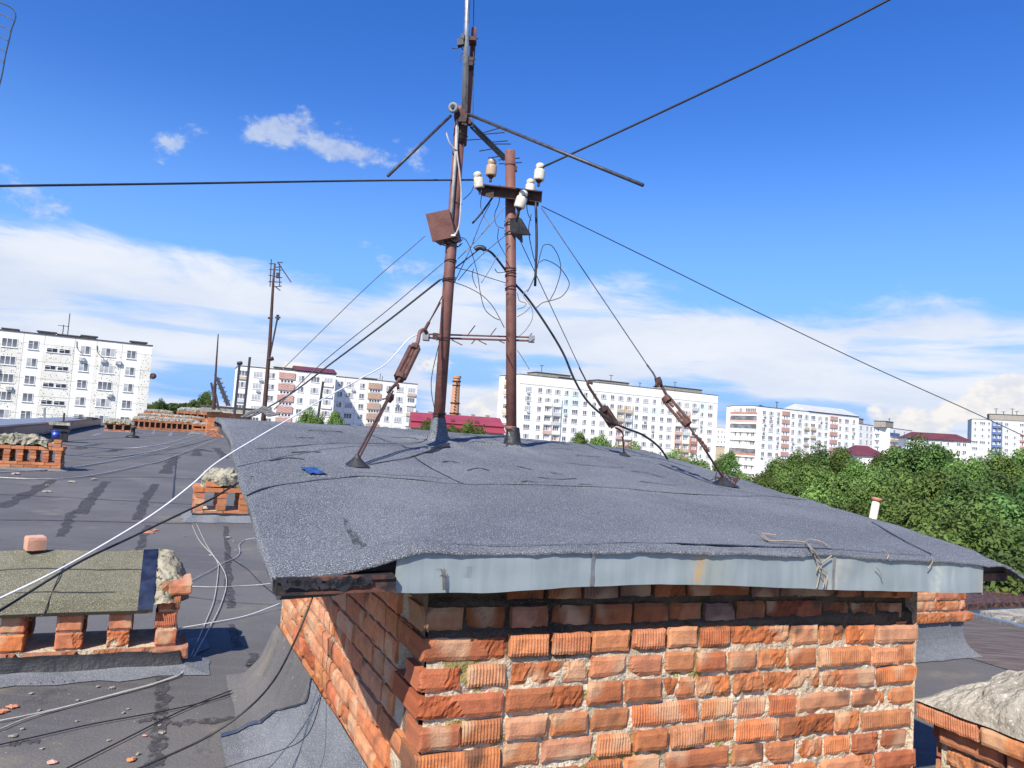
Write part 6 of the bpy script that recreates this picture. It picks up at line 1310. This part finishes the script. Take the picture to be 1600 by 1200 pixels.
def trunk_mesh(seed):
    r = random.Random(seed); mb = MB(); mb.tube([V((0, 0, 0)), V((.02, .01, .25)), V((r.uniform(-.03, .03), 0, .5)), V((r.uniform(-.05, .05), 0, .85))], [.035, .028, .02, .006], 8)
    for k in range(7):
        an = k*.9+r.random(); z = r.uniform(.3, .65); mb.tube([V((.01, 0, z)), V((math.cos(an)*.10, math.sin(an)*.10, z+.10)), V((math.cos(an)*.24, math.sin(an)*.24, z+.2))], [.016, .010, .004], 6)
    return mb.mesh('trunk', [M['bark']])
TMm = [trunk_mesh(i) for i in range(3)]
def tree(x, ytop, Y, wpx, label, group=None, v=None, zb=ZG):
    p = P(x, ytop, Y); top = p.z; H = top-zb; rad = max(wpx*Y/F/2, 2.6); ch_ = min(H*.78, max(rad*1.9, H*.5))
    t = thing('tree', label, 'tree', V((p.x, p.y, zb)), group)
    o = bpy.data.objects.new('crown', CM[v] if v is not None else rnd.choice(CM)); C.objects.link(o); o.parent = t; o.location = (0, 0, H-ch_*.97); o.scale = (rad*1.08, rad*1.08, ch_); o.rotation_euler = (0, 0, rnd.uniform(0, 6.28))
    o = bpy.data.objects.new('trunk', rnd.choice(TMm)); C.objects.link(o); o.parent = t; o.scale = (H*.55, H*.55, H*.95)
GR = 'trees of the green grove on the right'
GL = 'leafy green tree of the dense grove on the right below the blocks'
grove = [(1165, 748, 92, 50, 0), (1192, 738, 90, 56, 1), (1222, 718, 100, 62, 2), (1252, 708, 105, 66, 3), (1290, 703, 108, 78, 4), (1318, 707, 104, 62, 0), (1342, 722, 84, 76, 1), (1275, 728, 78, 84, 2), (1232, 744, 72, 76, 3), (1203, 760, 70, 60, 0), (1385, 708, 95, 84, 1), (1428, 694, 92, 112, 4), (1478, 700, 90, 96, 5), (1512, 718, 84, 80, 2), (1552, 709, 96, 96, 3), (1600, 710, 100, 100, 0), (1405, 738, 62, 132, 2), (1330, 752, 58, 118, 1), (1460, 748, 56, 138, 0), (1515, 752, 52, 128, 4), (1575, 746, 60, 136, 5), (1280, 768, 54, 90, 3), (1390, 780, 44, 138, 1), (1450, 800, 40, 150, 0), (1340, 790, 44, 100, 2), (1500, 805, 36, 150, 2), (1610, 768, 44, 190, 4), (1580, 825, 34, 150, 5), (1490, 860, 30, 150, 0), (1600, 880, 27, 190, 5), (1440, 850, 33, 130, 1), (1650, 830, 38, 200, 3), (1560, 915, 21, 170, 0), (1640, 920, 22, 170, 1)]
for x, y, Y, wp, v in grove: tree(x, y, Y, wp, GL, GR, v)
tree(1548, 800, 31, 84, 'brighter yellow green tree standing out in front of the dark right grove', None, 3)
for x, y, Y, wp, v, lab in ((318, 614, 190, 42, 5, 'round dark green tree on the far skyline behind the brick vents'), (488, 642, 125, 40, 3, 'light green tree top before the block with pink chevron panels'), (524, 650, 128, 32, 0, 'dark bush top at the corner between the two chevron blocks'), (667, 664, 120, 30, 0, 'yellowish tree top left of the left mast before the red roofed hall'), (735, 661, 118, 34, 3, 'green tree top before the red roofed hall, right of the left mast'), (706, 667, 118, 30, 1, 'low yellowish tree top beside the foot of the left mast'), (905, 683, 112, 30, 0, 'small tree top low before the left part of the long tall block'), (940, 682, 110, 36, 1, 'small tree top before the middle of the long tall block, by the closed turnbuckle'), (985, 694, 104, 46, 3, 'wide light tree top under the drooping black cable'), (1062, 708, 88, 66, 3, 'light green tree before the right end of the long tall block'), (1096, 728, 86, 40, 0, 'lower light green tree by the right turnbuckle anchor'), (1136, 708, 130, 44, 5, 'dark green tree in the gap between the two big blocks'), (250, 626, 420, 24, 4, 'distant dark tree just right of the left white block')):
    tree(x, y, Y, wp, lab, None, v)
# far wood on the left skyline
mb = MB(); r = random.Random(3)
for i in range(60):
    x = r.uniform(232, 330); Y = r.uniform(480, 620); c0_ = P(x, r.uniform(629, 635), Y); rr_ = r.uniform(5, 9)
    for k in range(110):
        d = V((r.gauss(0, 1), r.gauss(0, 1), r.gauss(.3, .8))).normalized(); q = c0_+V((d.x*rr_, d.y*rr_, d.z*rr_*.6-rr_*.6)); s = r.uniform(.5, 1.1); a = V((r.gauss(0, 1), r.gauss(0, 1), r.gauss(0, .4))).normalized()*s; b_ = a.cross(d).normalized()*s; kk = r.uniform(.6, 1.1); mb.poly([q-a, q-b_, q+a, q+b_], 0, (kk, kk, kk))
    mb.tube([V((c0_.x, c0_.y, ZG)), V((c0_.x, c0_.y, c0_.z-rr_*.5))], .5, 5, 0, (.6, .5, .4))
mb2 = MB(); mb2.v, mb2.f, mb2.m, mb2.c = mb.v, mb.f, mb.m, mb.c
tag(mb2.build('far_wood', M['leaf_dark'], None, P(280, 640, 550)), 'low line of far dark woods on the left skyline', 'wood', None, 'stuff')
# rusty lower roof and hut beyond the right edge
q = G(1535, 948, -3.2); mb = MB(); mb.box(q-U*3-Z*.1+W*.2, U*7, W*4, Z*.12); lw = thing('low_annex', 'lower annex with rusty brown sheet roof just beyond the right roof edge', 'annex', V((q.x, q.y, ZG)))
mb.build('roof', M['rust_board'], lw); mb = MB(); mb.box(q-U*2.8+W*.4+Z*(-12.7), U*6.6, W*3.6, Z*12.59); mb.build('wall', M['grey_render'], lw)
